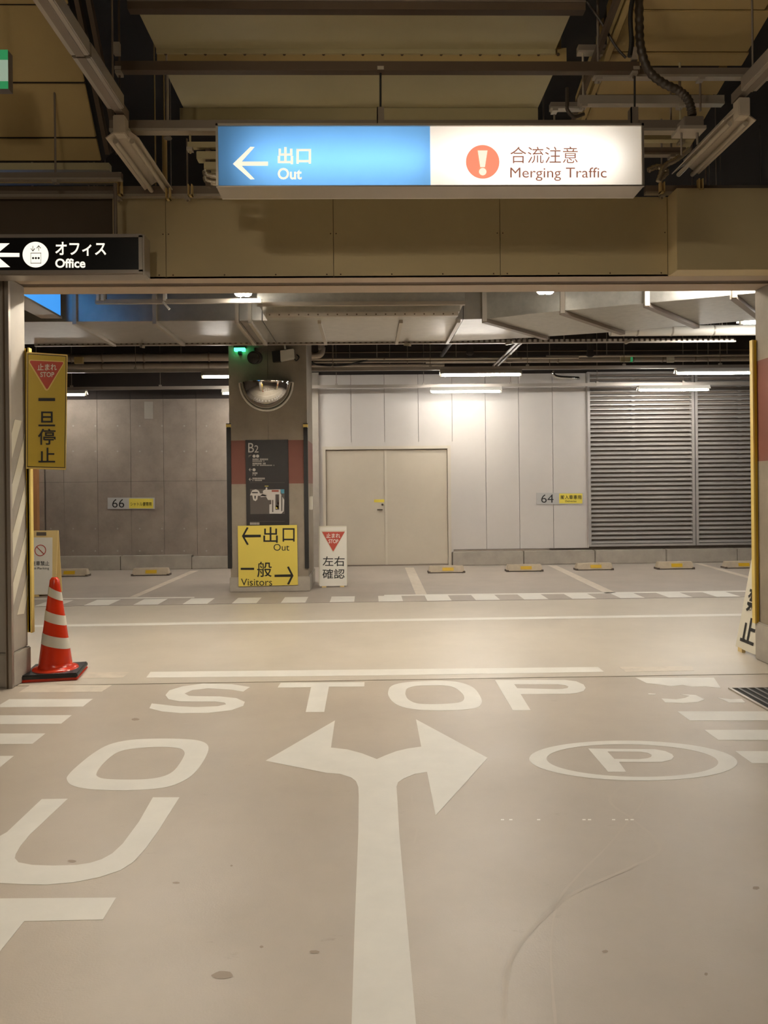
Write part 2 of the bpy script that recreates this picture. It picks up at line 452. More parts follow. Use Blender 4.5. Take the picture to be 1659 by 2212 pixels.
sub(MB().box(xs1, 6.5, YF2, YF, ZS, zft).build('fascia_panel', 'fascia', hb, bevel=0.003), 'projecting fascia box at the right')
sub(MB().box(-6.5, xs0 - 0.002, YF + 0.008, YF + 0.02, ZS + 0.01, zft).build('fascia_panel', 'fascia_dk', hb), 'dark recessed fascia at the left')

# ------------------------------------------------------------------ pillars
XCL = P(22, 1000, 5.5).x; XCR = P(1635, 1000, 6.0).x; YCL = PX(57, 1000, XCL).y
pl_ = thing('concrete_pillar', 'concrete pillar at the left frame edge with white diagonal stripes', 'pillar', (XCL - 0.4, 5.67, 0))
MB().box(XCL - 0.9, XCL, 5.5, YCL, 0.24, ZS).build('shaft', 'concrete_lt', pl_, bevel=0.01)
MB().box(XCL - 0.91, XCL + 0.012, 5.488, YCL + 0.02, 0, 0.24).build('plinth', 'kerb', pl_, bevel=0.008)
sub(MB().box(XCL - 0.035, XCL + 0.012, 5.47, 5.50, 0, ZS).build('shutter_guide', 'alu', pl_), 'metal shutter guide rail')
sub(MB().box(XCL - 0.024, XCL - 0.014, 5.464, 5.47, 0, ZS).build('shutter_guide', 'brown_steel', pl_), 'dark lip of the shutter guide')
Nx = Vector((1, 0, 0))
stripes = [[(31, 906), (46, 909), (19.6, 998.6), (19.6, 944)], [(53, 938), (51, 1000), (21.5, 1108), (21, 1054)],
           [(56, 1038), (56.5, 1083.6), (22, 1214.8), (22, 1160.5)], [(57.6, 1141), (57.6, 1187.6), (23.7, 1317.6), (23.3, 1266.8)],
           [(58.8, 1242), (59, 1285), (51, 1325.6), (36, 1328)]]
for s in stripes:
    pts = []
    for (u, v) in s:
        p = PX(u, v, XCL); p.y = min(max(p.y, 5.505), YCL - 0.005); pts.append(p)
    flat(pts, 'offwhite', pl_, 'stripe', 0.003, Nx, 0.002)
def corner_guard(x, y, sx, zt_, zb, label, Ls):
    g = thing('corner_guard', label, 'corner guard', (x, y, zb))
    t = 0.025; L = 0.07
    MB().box(min(x, x + sx * t), max(x, x + sx * t), y - Ls, y + t, zb, zt_).build('guard_face', 'yellow', g, bevel=0.004)
    MB().box(min(x + sx * t, x - sx * L), max(x + sx * t, x - sx * L), y, y + t, zb, zt_).build('guard_face', 'yellow', g, bevel=0.004)
    sub(MB().box(min(x + sx * t, x + sx * (t + 0.012)), max(x + sx * t, x + sx * (t + 0.012)), y - 0.02, y + t, zb, zt_).build('guard_nose', 'yellow_lt', g), 'pale yellow nose')
corner_guard(XCL, YCL, 1, px_z(752, YCL, 60), px_z(1366, YCL, 60), 'tall yellow corner guard on the left striped pillar', 0.0)
pr_ = thing('concrete_pillar', 'concrete pillar at the right frame edge with a red painted band', 'pillar', (XCR + 0.4, 5.75, 0))
zr0, zr1 = px_z(995, 5.8, 1645), px_z(772, 5.8, 1645)
for (a, b, m, nm) in ((0.30, zr0, 'concrete_col', 'shaft'), (zr0, zr1, 'redband', 'red_band'), (zr1, ZS, 'concrete_col', 'shaft')):
    MB().box(XCR, XCR + 0.9, 5.5, 6.0, a, b).build(nm, m, pr_)
MB().box(XCR - 0.02, XCR + 0.92, 5.48, 6.02, 0, 0.30).build('plinth', 'kerb', pr_, bevel=0.008)
corner_guard(XCR, 6.0, -1, px_z(735, 6.0, 1630), px_z(1346, 6.0, 1630), 'tall yellow corner guard on the right red banded pillar', 0.015)

# middle pillar
YP = 10.33
xa, xb = px_x(496, YP, 1000), px_x(664, YP, 1000)
pm = thing('concrete_pillar', 'square concrete pillar in the middle carrying the map board and mirror', 'pillar', ((xa + xb) / 2, YP + 0.5, 0))
zb0, zb1 = px_z(1045, YP, 580), px_z(951, YP, 580)
xm = (xa + xb) / 2
for (a, b, m, nm) in ((0.14, zb0, 'concrete_col', 'shaft'), (zb0, zb1, 'redband', 'red_band'), (zb1, 4.9, 'concrete_col', 'shaft')):
    MB().box(xa, xm - 0.002, YP, YP + 1.0, a, b).build(nm, m, pm)
    MB().box(xm + 0.002, xb, YP, YP + 1.0, a, b).build(nm, m, pm)
MB().box(xa - 0.015, xb + 0.02, YP - 0.015, YP + 1.02, 0, 0.2).build('plinth', 'kerb', pm, bevel=0.008)
for (u, nm) in ((494, 'black corner guard with yellow cap left of the map board'), (660, 'black corner guard with yellow cap right of the map board')):
    t_, b_ = P(u, 915, YP), P(u + 1, 1228, YP)
    g = thing('corner_guard', nm, 'corner guard', (b_.x, YP, b_.z))
    MB().box(t_.x - 0.028, t_.x + 0.028, YP - 0.03, YP + 0.03, b_.z, t_.z - 0.05).build('guard_strip', 'black', g, bevel=0.006)
    sub(MB().box(t_.x - 0.032, t_.x + 0.032, YP - 0.033, YP + 0.03, t_.z - 0.05, t_.z - 0.012).build('cap_band', 'yellow_lt', g), 'yellow cap band')
    MB().box(t_.x - 0.03, t_.x + 0.03, YP - 0.03, YP + 0.03, t_.z - 0.012, t_.z).build('cap', 'black', g)
# small white box on the pillar side
a = P(667, 1072, YP + 0.3); b = P(671, 1101, YP + 0.3)
tag(MB().box(xb, xb + 0.04, YP + 0.25, YP + 0.37, b.z, a.z).build('switch_box', 'white_metal', bevel=0.004), 'small white box on the right side of the middle pillar', 'switch box')
# wall pier between pillar and white wall
struct(MB().box(px_x(655, YW), px_x(690, YW), YW - 0.1, YW, 0, px_z(800, YW)).build('trim_4', 'concrete_lt'), 'pale concrete pier beside the double door')

# ------------------------------------------------------------------ double door
xd0, xd1 = px_x(698, YW, 1100), px_x(974, YW, 1100); zdt = px_z(964, YW, 830)
dr = thing('door_1', None, None, ((xd0 + xd1) / 2, YW, 0)); struct(dr, 'wide cream metal double door')
fw = 0.055
for (a, b, c, d) in ((px_x(690, YW), xd0, 0, zdt), (xd1, px_x(978, YW), 0, zdt), (px_x(690, YW), px_x(978, YW), zdt, zd)):
    MB().box(a, b, YW - 0.03, YW + 0.06, c, d).build('door_casing', 'panel', dr)
MB().box(xd0, xd0 + fw, YW - 0.05, YW + 0.06, 0, zdt).build('door_frame', 'frame', dr, bevel=0.004)
MB().box(xd1 - fw, xd1, YW - 0.05, YW + 0.06, 0, zdt).build('door_frame', 'frame', dr, bevel=0.004)
MB().box(xd0 + fw, xd1 - fw, YW - 0.05, YW + 0.06, zdt - fw, zdt).build('door_frame', 'frame', dr, bevel=0.004)
MB().box(xd0 + fw, xd1 - fw, YW - 0.02, YW + 0.06, 0, 0.02).build('threshold', 'steel', dr)
xmid = px_x(834, YW, 1100)
lf = MB().box(xd0 + fw + 0.004, xmid - 0.006, YW + 0.005, YW + 0.05, 0.02, zdt - fw - 0.006).build('door_leaf', 'door', dr, bevel=0.003)
rf = MB().box(xmid + 0.006, xd1 - fw - 0.004, YW + 0.005, YW + 0.05, 0.02, zdt - fw - 0.006).build('door_leaf', 'door', dr, bevel=0.003)
MB().box(xmid - 0.02, xmid + 0.02, YW - 0.008, YW + 0.006, 0.02, zdt - fw - 0.006).build('meeting_stile', 'frame', dr)
a = P(819, 1101, YW)
sub(MB().bar((a.x - 0.035, YW - 0.04, a.z), (a.x + 0.055, YW - 0.04, a.z), 0.016, 0.02).bar((a.x + 0.05, YW - 0.045, a.z), (a.x + 0.05, YW + 0.01, a.z), 0.02, 0.02).build('door_handle', 'chrome', lf), 'chrome lever handle')
a = P(826, 1090, YW)
sub(MB().disc((a.x, YW + 0.006, a.z), (0.018, 0, 0), (0, 0, 0.018), 16, (0, -0.015, 0)).build('door_lock', 'chrome', lf), 'round chrome lock')
a, b = P(808, 1079, YW), P(830, 1085, YW)
sub(MB().box(a.x, b.x, YW + 0.002, YW + 0.006, b.z, a.z).build('door_sticker', 'yellow_tag', lf), 'yellow sticker')

# ------------------------------------------------------------------ louver wall
def louver(u0, u1, label, name, rows, mu):
    Yl = YW - 0.02
    x0, x1 = px_x(u0, Yl), px_x(u1, Yl); z1 = px_z(803, Yl, 1400); z0 = px_z(1179, Yl, 1400)
    lv = thing(name, None, None, ((x0 + x1) / 2, Yl, z0)); struct(lv, label)
    MB().box(x0, x1, Yl + 0.14, Yl + 0.16, z0, z1).build('louver_backing', 'louver_dark', lv)
    for (a, b) in ((x0, x0 + 0.045), (x1 - 0.045, x1)): MB().box(a, b, Yl - 0.03, Yl + 0.14, z0, z1).build('louver_frame', 'louver', lv)
    for (a, b) in ((z0, z0 + 0.04), (z1 - 0.04, z1)): MB().box(x0 + 0.045, x1 - 0.045, Yl - 0.03, Yl + 0.14, a, b).build('louver_frame', 'louver', lv)
    H = z1 - z0 - 0.09; p = H / rows; first = None
    for k in range(rows):
        z = z0 + 0.045 + p * k
        if first is None:
            pts = [(x0 + 0.045, Yl - 0.012, z + 0.006), (x0 + 0.045, Yl - 0.012, z + p * 0.34), (x0 + 0.045, Yl + 0.035, z + p * 0.70), (x0 + 0.045, Yl + 0.04, z + p * 0.66), (x0 + 0.045, Yl - 0.004, z + 0.006)]
            first = MB().extr(pts, (x1 - x0 - 0.09, 0, 0)).build('louver_slat', 'louver', lv); zf = first.location.copy()
        else:
            c = first.copy(); COL.objects.link(c); c.parent = lv; c.location = zf + Vector((0, 0, p * k))
    xm_ = px_x(mu, Yl); mm = MB()
    for k in range(rows): mm.box(xm_ - 0.03, xm_ + 0.03, Yl + 0.0, Yl + 0.1, z0 + 0.045 + p * k, z0 + 0.045 + p * (k + 0.32))
    mm.build('louver_mullion', 'louver', lv, kind='stuff')
louver(1270, 1500, 'aluminium louver screen beside the white panels', 'window_1', 38, 1370)
louver(1502, 1730, 'aluminium louver screen ending at the right pillar', 'window_2', 38, 1600)

# ================================================================== FLOOR MARKINGS
TH = Vector((0, 0, 0.0008))
def gp(pts, z=0.0002): return [G(u, v, z) for u, v in pts]
def z1(pts): return [(x / 1.9988, 1380 + y / 1.9976) for x, y in pts]
def z2(pts): return [(830 + x / 2.0012, 1380 + y / 2.0024) for x, y in pts]
def z3(pts): return [(x / 1.9988, 1700 + y / 1.998) for x, y in pts]
st = thing('floor_lettering', 'white painted word STOP across the floor before the joint', 'road marking', G(830, 1500))
Sp = [(1080,208),(1000,196),(880,193),(790,205),(732,222),(714,243),(728,261),(775,270),(850,271),(930,271),(970,276),(976,283),(940,291),(850,295),(760,291),(700,284),(655,279),(645,300),(700,314),(780,321),(900,320),(1000,308),(1050,290),(1057,272),(1020,256),(950,249),(850,248),(815,246),(797,236),(830,222),(900,214),(1000,220),(1050,228)]
poly_ob('letter', gp(z1(Sp)), 'paint', st, thick=TH)
poly_ob('letter', gp(z1([(1212,190),(1574,187),(1573,206),(1420,207),(1400,316),(1320,316),(1343,209),(1198,211)])), 'paint', st, thick=TH)
Oo = [(17,230),(30,205),(80,190),(170,183),(270,182),(340,192),(390,215),(418,255),(420,280),(400,298),(340,307),(250,310),(150,307),(80,295),(40,275),(20,250)]
Oi = [(92,232),(100,215),(140,204),(200,202),(270,203),(310,215),(340,240),(345,262),(325,275),(270,281),(200,283),(140,279),(105,263),(93,245)]
poly_ob('letter', gp(smooth_loop(z2(Oo))), 'paint', st, [gp(smooth_loop(z2(Oi)))], thick=TH)
poly_ob('letter', gp(z2([(478,178),(780,178),(830,184),(862,198),(871,213),(862,226),(835,234),(800,238),(590,240),(633,309),(556,310)])), 'paint', st,
        [gp(z2([(562,197),(750,197),(783,201),(796,207),(793,213),(770,217),(740,218),(575,214)]))], thick=TH)
ou = thing('floor_lettering', 'large white painted word OUT running down the left floor', 'road marking', G(150, 1800))
Oo = [(288,606),(300,582),(335,548),(400,496),(470,457),(560,437),(680,431),(800,433),(868,442),(899,463),(893,500),(860,555),(815,600),(740,635),(640,650),(500,654),(380,648),(310,632)]
Oi = [(417,580),(440,545),(490,500),(540,480),(620,470),(700,467),(770,472),(796,488),(790,515),(755,565),(710,592),(640,605),(550,608),(460,605),(424,596)]
poly_ob('letter', gp(smooth_loop(z1(Oo))), 'paint', ou, [gp(smooth_loop(z1(Oi)))], thick=TH)
poly_ob('letter', gp(z3([(180,53),(293,51),(130,205),(88,256),(68,290),(64,308),(80,326),(140,337),(230,340),(330,337),(390,328),(440,312),(485,287),(530,245),(600,150),(660,45),(775,45),(690,180),(630,265),(575,325),(520,360),(430,390),(320,412),(200,422),(100,420),(0,415),(-70,405),(-130,385),(-155,355),(-140,312),(-90,262),(30,195)])), 'paint', ou, thick=TH)
poly_ob('letter', gp(z3([(502,478),(444,573),(105,580),(0,710),(-110,845),(-250,848),(-130,712),(-20,580),(-380,582),(-290,484)])), 'paint', ou, thick=TH)
arrow = [(573.5,1643.5),(723.5,1556.5),(715,1615),(750,1619),(782,1627.5),(814,1640),(832,1632),(856,1623),(881,1617),(910,1613),(898.5,1554),(1053.4,1637.4),(941,1762),(922.5,1668),(896,1672),(872,1682),(860,1690),(856.5,1699),(858,1720),(862.5,1800),(880,2000),(898.5,2212),(935,2640),(746,2640),(759.5,2212),(766,2000),(774,1800),(775,1720),(774,1700),(769,1688),(759,1680),(735,1672),(706.5,1670)]
tag(poly_ob('floor_arrow', gp(arrow), 'paint', thick=TH), 'white painted arrow forking left and right in the aisle', 'road marking')
cp = thing('floor_symbol', 'white painted letter P inside a ring on the right floor', 'road marking', G(1366, 1643))
def ell(cx, cy, a, b, s, n=72): return z2([(cx + a * math.cos(2 * math.pi * k / n), cy + b * math.sin(2 * math.pi * k / n) + s * a * math.cos(2 * math.pi * k / n)) for k in range(n)])
poly_ob('ring', gp(ell(1076.5, 527, 450, 86, 0.018)), 'paint', cp, [gp(ell(1073, 527, 371, 70, 0.022))], thick=TH)
poly_ob('letter', gp(z2([(882,475),(1170,478),(1215,486),(1244,499),(1252,511),(1242,523),(1200,533),(1015,533),(1046,576),(968,576)])), 'paint', cp,
        [gp(z2([(965,488),(1110,489),(1140,494),(1156,503),(1154,511),(1138,517),(1100,521),(995,520)]))], thick=TH)
tag(poly_ob('stop_line', gp([(325,1451.5),(830,1446),(1292,1441),(1305,1451.5),(830,1459),(316,1464)]), 'paint', thick=TH), 'long white stop line just beyond the floor joint', 'road marking')
GD = 'dashes along the aisle edges'
ld = [([(190,1452.5),(279,1452),(265,1464),(172,1465)], 'paint_faded', 'faded white dash beside the cone beyond the joint'),
      ([(65,1480),(242,1480),(220,1494.5),(40,1496)], 'paint_faded', 'faded white dash nearest the cone on the near side'),
      ([(20,1510.5),(201,1510),(179,1526.5),(-10,1528)], 'paint', 'white dash on the left floor, second below the joint'),
      ([(-40,1545.5),(155,1545),(132,1563.5),(-75,1565)], 'paint', 'white dash on the left floor, third below the joint'),
      ([(-110,1585),(98,1584.5),(70,1607),(-150,1608.5)], 'paint', 'white dash on the left floor beside the O of OUT'),
      ([(-190,1634),(30,1633),(0,1657.5),(-235,1660)], 'paint', 'white dash cut by the left frame edge, nearest of its row')]
rd = [(z2([(1015,122),(1330,118),(1340,138),(1045,143)]), 'paint_faded', 'faded white dash beyond the joint near the right pillar'),
      (z2([(1085,168),(1425,168),(1455,213),(1390,206),(1330,207),(1290,200),(1240,205),(1180,196),(1135,192)]), 'paint', 'chipped white dash touching the joint at the right'),
      (z2([(1268,314),(1740,314),(1780,353),(1322,354)]), 'paint', 'white dash on the right floor just below the chipped one'),
      (z2([(1383,394),(1880,394),(1930,438),(1445,438)]), 'paint', 'white dash on the right floor, second above the ringed P'),
      (z2([(1517,486),(2040,487),(2100,538),(1590,538)]), 'paint', 'white dash beside the ringed P at the right edge')]
for pts, m, lb in ld + rd: tag(poly_ob('floor_dash', gp(pts), m, thick=TH), lb, 'road marking', GD)
wd = thing('floor_dash', 'badly chipped white dash fragments beside the drain grate', 'road marking', G(1500, 1510), GD)
for pts in ([(1197,258),(1262,262),(1300,256),(1320,247),(1280,240),(1345,243),(1385,262),(1355,274),(1290,278),(1215,275)], [(1440,255),(1500,262),(1545,260),(1562,276),(1490,276),(1470,266)], [(1140,236),(1175,238),(1170,242),(1142,241)]):
    poly_ob('paint_fragment', gp(z2(pts)), 'paint', wd, thick=TH)
# lane edge line
tag(poly_ob('lane_line', gp([(-60,1352.5),(480,1343),(1640,1325),(1900,1321),(1900,1326),(1640,1329.5),(480,1348),(-60,1357)]), 'paint', thick=TH), 'thin white line across the bright crossing lane', 'road marking')
tag(poly_ob('lane_line', gp([(60,1293),(420,1289.5),(420,1291.5),(60,1295)]), 'paint', thick=TH), 'thin white line along the left parking bay mouth', 'road marking')
tag(poly_ob('lane_line', gp([(830,1285),(1640,1275.5),(1640,1278),(830,1287.5)]), 'paint', thick=TH), 'thin white line along the right parking bay mouth', 'road marking')
# checker blocks along the bays
ys0 = YK + 0.03; ys1 = G(830, 1286.5).y
xc0 = G(506, 1299).x; pitch = (G(713, 1299).x - xc0) / 2
ORD = 'hidden first second third fourth fifth sixth seventh eighth ninth tenth eleventh twelfth thirteenth fourteenth fifteenth'.split()
for k in range(-4, 11):
    x = xc0 + pitch * k
    tag(MB().box(x, x + pitch * 0.5, ys0, ys1 - 0.03, 0.0002, 0.001).build('floor_block', 'paint'), '%s white block from the left in the dashed row along the bays' % ORD[k + 5], 'road marking', 'white blocks in the dashed row along the bays')
for pts, lb in (([(412,1233),(428.7,1232.7),(295.7,1290),(279,1290)], 'white parking bay line left of the middle pillar'),
                ([(874.5,1226),(893.7,1226),(922.6,1285),(898.5,1285)], 'white parking bay line in front of the double door'),
                ([(1182.7,1221),(1202,1221.5),(1334,1282),(1308,1282)], 'white parking bay line below the 64 plate'),
                ([(1500.6,1217),(1515,1217.4),(1660,1256),(1660,1262)], 'white parking bay line before the louvers')):
    tag(poly_ob('bay_line', gp(pts), 'paint_faded', thick=TH), lb, 'road marking')
# drain grate at the right
gr = thing('drain_grate', 'dark steel drain grate in the floor at the right edge', 'grate', G(1640, 1510))
g0, g1 = G(1576, 1488), G(1659, 1536); gq = [Vector((g0.x, g0.y, 0.001)), Vector((g0.x + 0.75, g0.y, 0.001)), Vector((g0.x + 0.75, g1.y, 0.001)), Vector((g0.x, g1.y, 0.001))]
poly_ob('grate_pit', gq, 'grate_dark', gr, thick=TH)
A, B, Cc, D = [Vector(p) for p in gq]
for k in range(14):
    t = k / 13; a = A.lerp(B, t) + Vector((0, 0, 0.004)); b = D.lerp(Cc, t) + Vector((0, 0, 0.004))
    MB().bar(a, b, 0.018, 0.006).build('grate_bar', 'grate', gr)
for (a, b) in ((A, B), (A, D)): sub(MB().bar(a + Vector((0, 0, 0.004)), b + Vector((0, 0, 0.004)), 0.02, 0.008).build('grate_frame', 'alu', gr), 'bright frame edge')

# hairline repairs and small stains on the near floor
fl = bpy.data.objects['floor']; ORG['floor'] = fl.location.copy()
M['repair'] = mat('crack_repair', '#b6a999', 0.5); M['stain'] = mat('floor_stain', '#94826e', 0.5)
for pts, wd_ in (([(1345, 1695), (1318, 1725), (1330, 1745), (1370, 1772), (1425, 1830), (1370, 1870), (1290, 1905), (1215, 1945), (1130, 2030), (1095, 2100), (1090, 2212)], 0.014), ([(1385, 1690), (1388, 1730), (1360, 1770), (1310, 1830), (1250, 1890), (1205, 1950), (1190, 2050), (1200, 2212)], 0.008), ([(892, 1705), (890, 1730), (903, 1765), (895, 1822)], 0.006)):
    c = curve_pts([tuple(G(u, v, 0.0006)) for u, v in pts], 8); L_ = []; R2 = []
    for i, p in enumerate(c):
        t_ = (c[min(i + 1, len(c) - 1)] - c[max(i - 1, 0)]).normalized(); n_ = Vector((-t_.y, t_.x, 0)) * wd_ * (0.35 + 0.3 * random.random()); L_.append(p + n_); R2.append(p - n_)
    k = len(c); sub(MB().add(L_ + R2, [[i, i + 1, k + i + 1, k + i] for i in range(k - 1)]).build('crack_repair', 'repair', fl), 'faint repaired crack')
for (u, v, rx, ry) in ((480, 2106, 25, 8), (680, 2056, 12, 3.5), (565, 2045, 4, 3), (380, 1907, 8, 2.5), (1307, 2055, 7, 3), (1525, 2104, 4, 3.5), (1633, 1918, 8, 4), (500, 1870, 3, 2), (155, 1860, 10, 3), (292, 1554, 9, 3)):
    n_ = 14; pts = [G(u + rx * math.cos(6.283 * k / n_) * (0.8 + 0.3 * random.random()), v + ry * math.sin(6.283 * k / n_) * (0.8 + 0.3 * random.random()), 0.0008) for k in range(n_)]
    sub(MB().add(pts, [list(range(n_))]).build('floor_stain', 'stain', fl), 'small brown stain')
for u in (1082, 1100, 1160, 1258, 1270, 1322, 1350, 1362):
    sub(MB().add([G(u, 1769, 0.0008), G(u + 7, 1769, 0.0008), G(u + 7, 1772, 0.0008), G(u, 1772, 0.0008)], [[0, 1, 2, 3]]).build('paint_speck', 'paint', fl), 'speck of old paint')

# ================================================================== WHEEL STOPS
def wheel_stop(u0, u1, vt, vb, su, label):
    Yn = G((u0 + u1) / 2, vb).y; a = P(u0, vb, Yn); b = P(u1, vb, Yn); h = P((u0 + u1) / 2, vt, Yn + 0.06).z
    t = thing('wheel_stop', label, 'wheel stop', ((a.x + b.x) / 2, Yn + 0.07, 0), 'concrete wheel stops in the bays')
    x0, x1 = a.x, b.x
    MB().hexa([(x0, Yn, 0.012), (x1, Yn, 0.012), (x1, Yn + 0.15, 0.012), (x0, Yn + 0.15, 0.012)],
              [(x0 + 0.02, Yn + 0.03, h), (x1 - 0.02, Yn + 0.03, h), (x1 - 0.02, Yn + 0.12, h), (x0 + 0.02, Yn + 0.12, h)]).build('block', 'stop_body', t, bevel=0.006)
    for x in (x0 - 0.008, x1 - 0.03): MB().box(x, x + 0.038, Yn - 0.006, Yn + 0.156, 0, 0.03).build('foot', 'joint', t)
    c = px_x(su, Yn); s = 0.03 / (h - 0.012)
    zz = lambda f: 0.012 + (h - 0.012) * f
    sub(MB().extr([(c - 0.09, Yn + 0.03 * 0.25 - 0.003, zz(0.25)), (c + 0.09, Yn + 0.03 * 0.25 - 0.003, zz(0.25)), (c + 0.09, Yn + 0.03 * 0.75 - 0.003, zz(0.75)), (c - 0.09, Yn + 0.03 * 0.75 - 0.003, zz(0.75))], (0, -0.003, 0)).build('reflector', 'yellow', t), 'yellow reflector')
for a in ((110, 188, 1229, 1246, 147, 'wheel stop half hidden behind the cone and no parking board'), (284, 364, 1227, 1244, 324, 'wheel stop below the 66 plate'),
          (926, 1004, 1222, 1238, 966, 'wheel stop at the right corner of the double door'), (1095, 1173, 1219, 1235, 1135, 'wheel stop below the 64 plate, left of the bay line'),
          (1245, 1325, 1216, 1232, 1286, 'wheel stop at the left end of the louvers'), (1421, 1500, 1213, 1230, 1461, 'wheel stop below the louver post'),
          (1567, 1648, 1212, 1228, 1606, 'wheel stop cut off by the right yellow guard')): wheel_stop(*a)
# ================================================================== SIGNS
NF = Vector((0, -1, 0))
# big lightbox hung across the aisle
YS = 4.6; YS2 = 4.785
x0, x1 = P(467, 340, YS).x, P(1390, 340, YS).x
zt_, zm_ = P(830, 268, YS).z, P(830, 403.5, YS).z
zb_ = zm_ - 0.004
sg = thing('hanging_sign', 'long backlit sign, blue Out half and white Merging Traffic half', 'sign', ((x0 + x1) / 2, YS + 0.09, zb_))
fr = 0.022
MB().box(x0, x1, YS2 - 0.01, YS2, zb_, zt_).build('back_panel', 'white_metal', sg)
MB().box(x0, x1, YS, YS2 - 0.01, zt_ - 0.012, zt_).build('casing', 'alu', sg)
MB().extr([(x0, YS, zm_), (x1, YS, zm_), (x1, YS2, zb_), (x0, YS2, zb_)], (0, 0, 0.01)).build('casing', 'alu', sg)
for (a, b) in ((x0, x0 + 0.012), (x1 - 0.012, x1)): MB().box(a, b, YS, YS2 - 0.01, zm_, zt_).build('casing', 'alu', sg)
for (a, b, c, d) in ((x0, x1, zt_ - 0.014, zt_), (x0, x1, zm_ - 0.004, zm_ + 0.004), (x0, x0 + fr * 0.6, zm_, zt_), (x1 - fr * 0.6, x1, zm_, zt_)):
    MB().box(a, b, YS - 0.012, YS + 0.004, c, d).build('front_frame', 'alu', sg)
xm_ = P(929.5, 340, YS).x
MB().add([(x0 + 0.012, YS, zm_), (xm_, YS, zm_), (xm_, YS, zt_), (x0 + 0.012, YS, zt_)], [[0, 1, 2, 3]]).build('sign_face', 'sign_blue', sg)['label'] = 'backlit blue face'
MB().add([(xm_, YS, zm_), (x1 - 0.012, YS, zm_), (x1 - 0.012, YS, zt_), (xm_, YS, zt_)], [[0, 1, 2, 3]]).build('sign_face', 'sign_white', sg)['label'] = 'backlit white face'
zc = (zt_ + zm_) / 2 - 0.02
for (a, b) in ((x0 + 0.17, x0 + 1.25), (x1 - 1.2, x1 - 0.14)):
    MB().tube([(a, YS2 - 0.06, zc), (b, YS2 - 0.06, zc)], 0.016, 8).build('lamp_tube', 'tube_sign', sg)
arr = [(503,354),(541,317),(550,317.5),(522,349),(579,349),(579,358),(522,358),(550,387),(541,387.5)]
poly_ob('arrow', [P(u, v, YS - 0.003) for u, v in arr], 'letter_lit', sg, thick=(0, 0.001, 0))
text('出口', pbox(600, 318, 672, 355, YS), 'letter_lit', sg, 0.026)
text('Out', pbox(600, 363, 652, 388, YS), 'letter_lit', sg, 0.024)
c = P(1042.5, 350, YS); r = 36.5 * YS / F
sub(MB().disc(c + NF * 0.002, (r, 0, 0), (0, 0, r), 48, (0, -0.001, 0)).build('warning_disc', 'coral', sg), 'coral warning disc')
poly_ob('exclamation_mark', [P(u, v, YS - 0.005) for u, v in ((1032, 325), (1053, 325), (1047.5, 361), (1037.5, 361))], 'letter_lit', sg)
c2 = P(1042.5, 371.5, YS); r = 8 * YS / F
MB().disc(c2 + NF * 0.005, (r, 0, 0), (0, 0, r), 24).build('exclamation_dot', 'letter_lit', sg)
text('合流注意', pbox(1102, 317, 1248, 353, YS), 'text_lit', sg, 0.0)
text('Merging Traffic', pbox(1102, 362, 1310, 391, YS), 'text_lit', sg, 0.0)
# office sign at the left
YO = 5.25
of = thing('hanging_sign', 'black lightbox sign reading Office with a lift symbol at the left edge', 'sign', P(100, 600, YO))
o0, o1 = P(-140, 550, YO).x, P(305, 550, YO).x; oz1, oz0 = P(150, 510, YO).z, P(150, 588, YO).z
MB().box(o0, o1, YO, YO + 0.14, oz0, oz1).build('casing', 'black', of)
for (a, b, c, d) in ((o0, o1 + 0.01, oz1 - 0.012, oz1 + 0.01), (o0, o1 + 0.01, oz0 - 0.012, oz0 + 0.012), (o1 - 0.014, o1 + 0.01, oz0, oz1)):
    MB().box(a, b, YO - 0.012, YO + 0.004, c, d).build('front_frame', 'alu', of)
MB().box(o0, o1 + 0.01, YO + 0.004, YO + 0.14, oz0 - 0.02, oz0 - 0.008).build('bottom_trim', 'alu', of)
MB().box(o1, o1 + 0.02, YO + 0.004, YO + 0.14, oz0 - 0.01, oz1 + 0.01).build('side_trim', 'alu', of)
MB().box(o0, o1 - 0.014, YO - 0.003, YO, oz0 + 0.01, oz1 - 0.01).build('sign_face', 'black_sign', of)
arr = [(-38,549),(-2,525.5),(21,525.5),(-4,546),(42,546.5),(42,555),(-4,555),(22,577),(0,577.5)]
poly_ob('arrow', [P(u, v, YO - 0.005) for u, v in arr], 'letter_office', of)
c = P(77.5, 550.5, YO); r = 27.5 * YO / F
sub(MB().disc(c + NF * 0.005, (r, 0, 0), (0, 0, r), 40).build('symbol_disc', 'letter_office', of), 'white lift symbol disc')
lift = MB()
for (u0, v0, u1, v1) in ((66, 546, 89, 547.2), (66, 568, 89, 569.2), (66, 546, 67, 569), (88, 546, 89, 569), (70.5, 531, 71.7, 542), (83, 531, 84.2, 542)):
    a, b = P(u0, v0, YO - 0.007), P(u1, v1, YO - 0.007); lift.add([(a.x, a.y, b.z), (b.x, a.y, b.z), (b.x, a.y, a.z), (a.x, a.y, a.z)], [[0, 1, 2, 3]])
for u in (71.5, 77.5, 83.5):
    p = P(u, 557.5, YO - 0.007); lift.disc(p, (0.0075, 0, 0), (0, 0, 0.0075), 12)
for (u, s) in ((71, 1), (83.6, -1)):
    vt = 542.5 if s == 1 else 530.5
    for du in (-4.5, 4.5):
        a, b = P(u, vt, YO - 0.007), P(u + du, vt - 6 * s, YO - 0.007); lift.bar(a, b, 0.004, 0.001, (0, 1, 0))
lift.build('lift_symbol', 'ink', of)
text('オフィス', pbox(120, 523, 230, 553, YO), 'letter_office', of, 0.02, 0.005)
text('Office', pbox(120, 559, 185, 579, YO), 'letter_office', of, 0.025, 0.005)
a = P(250, 512, YO + 0.07)
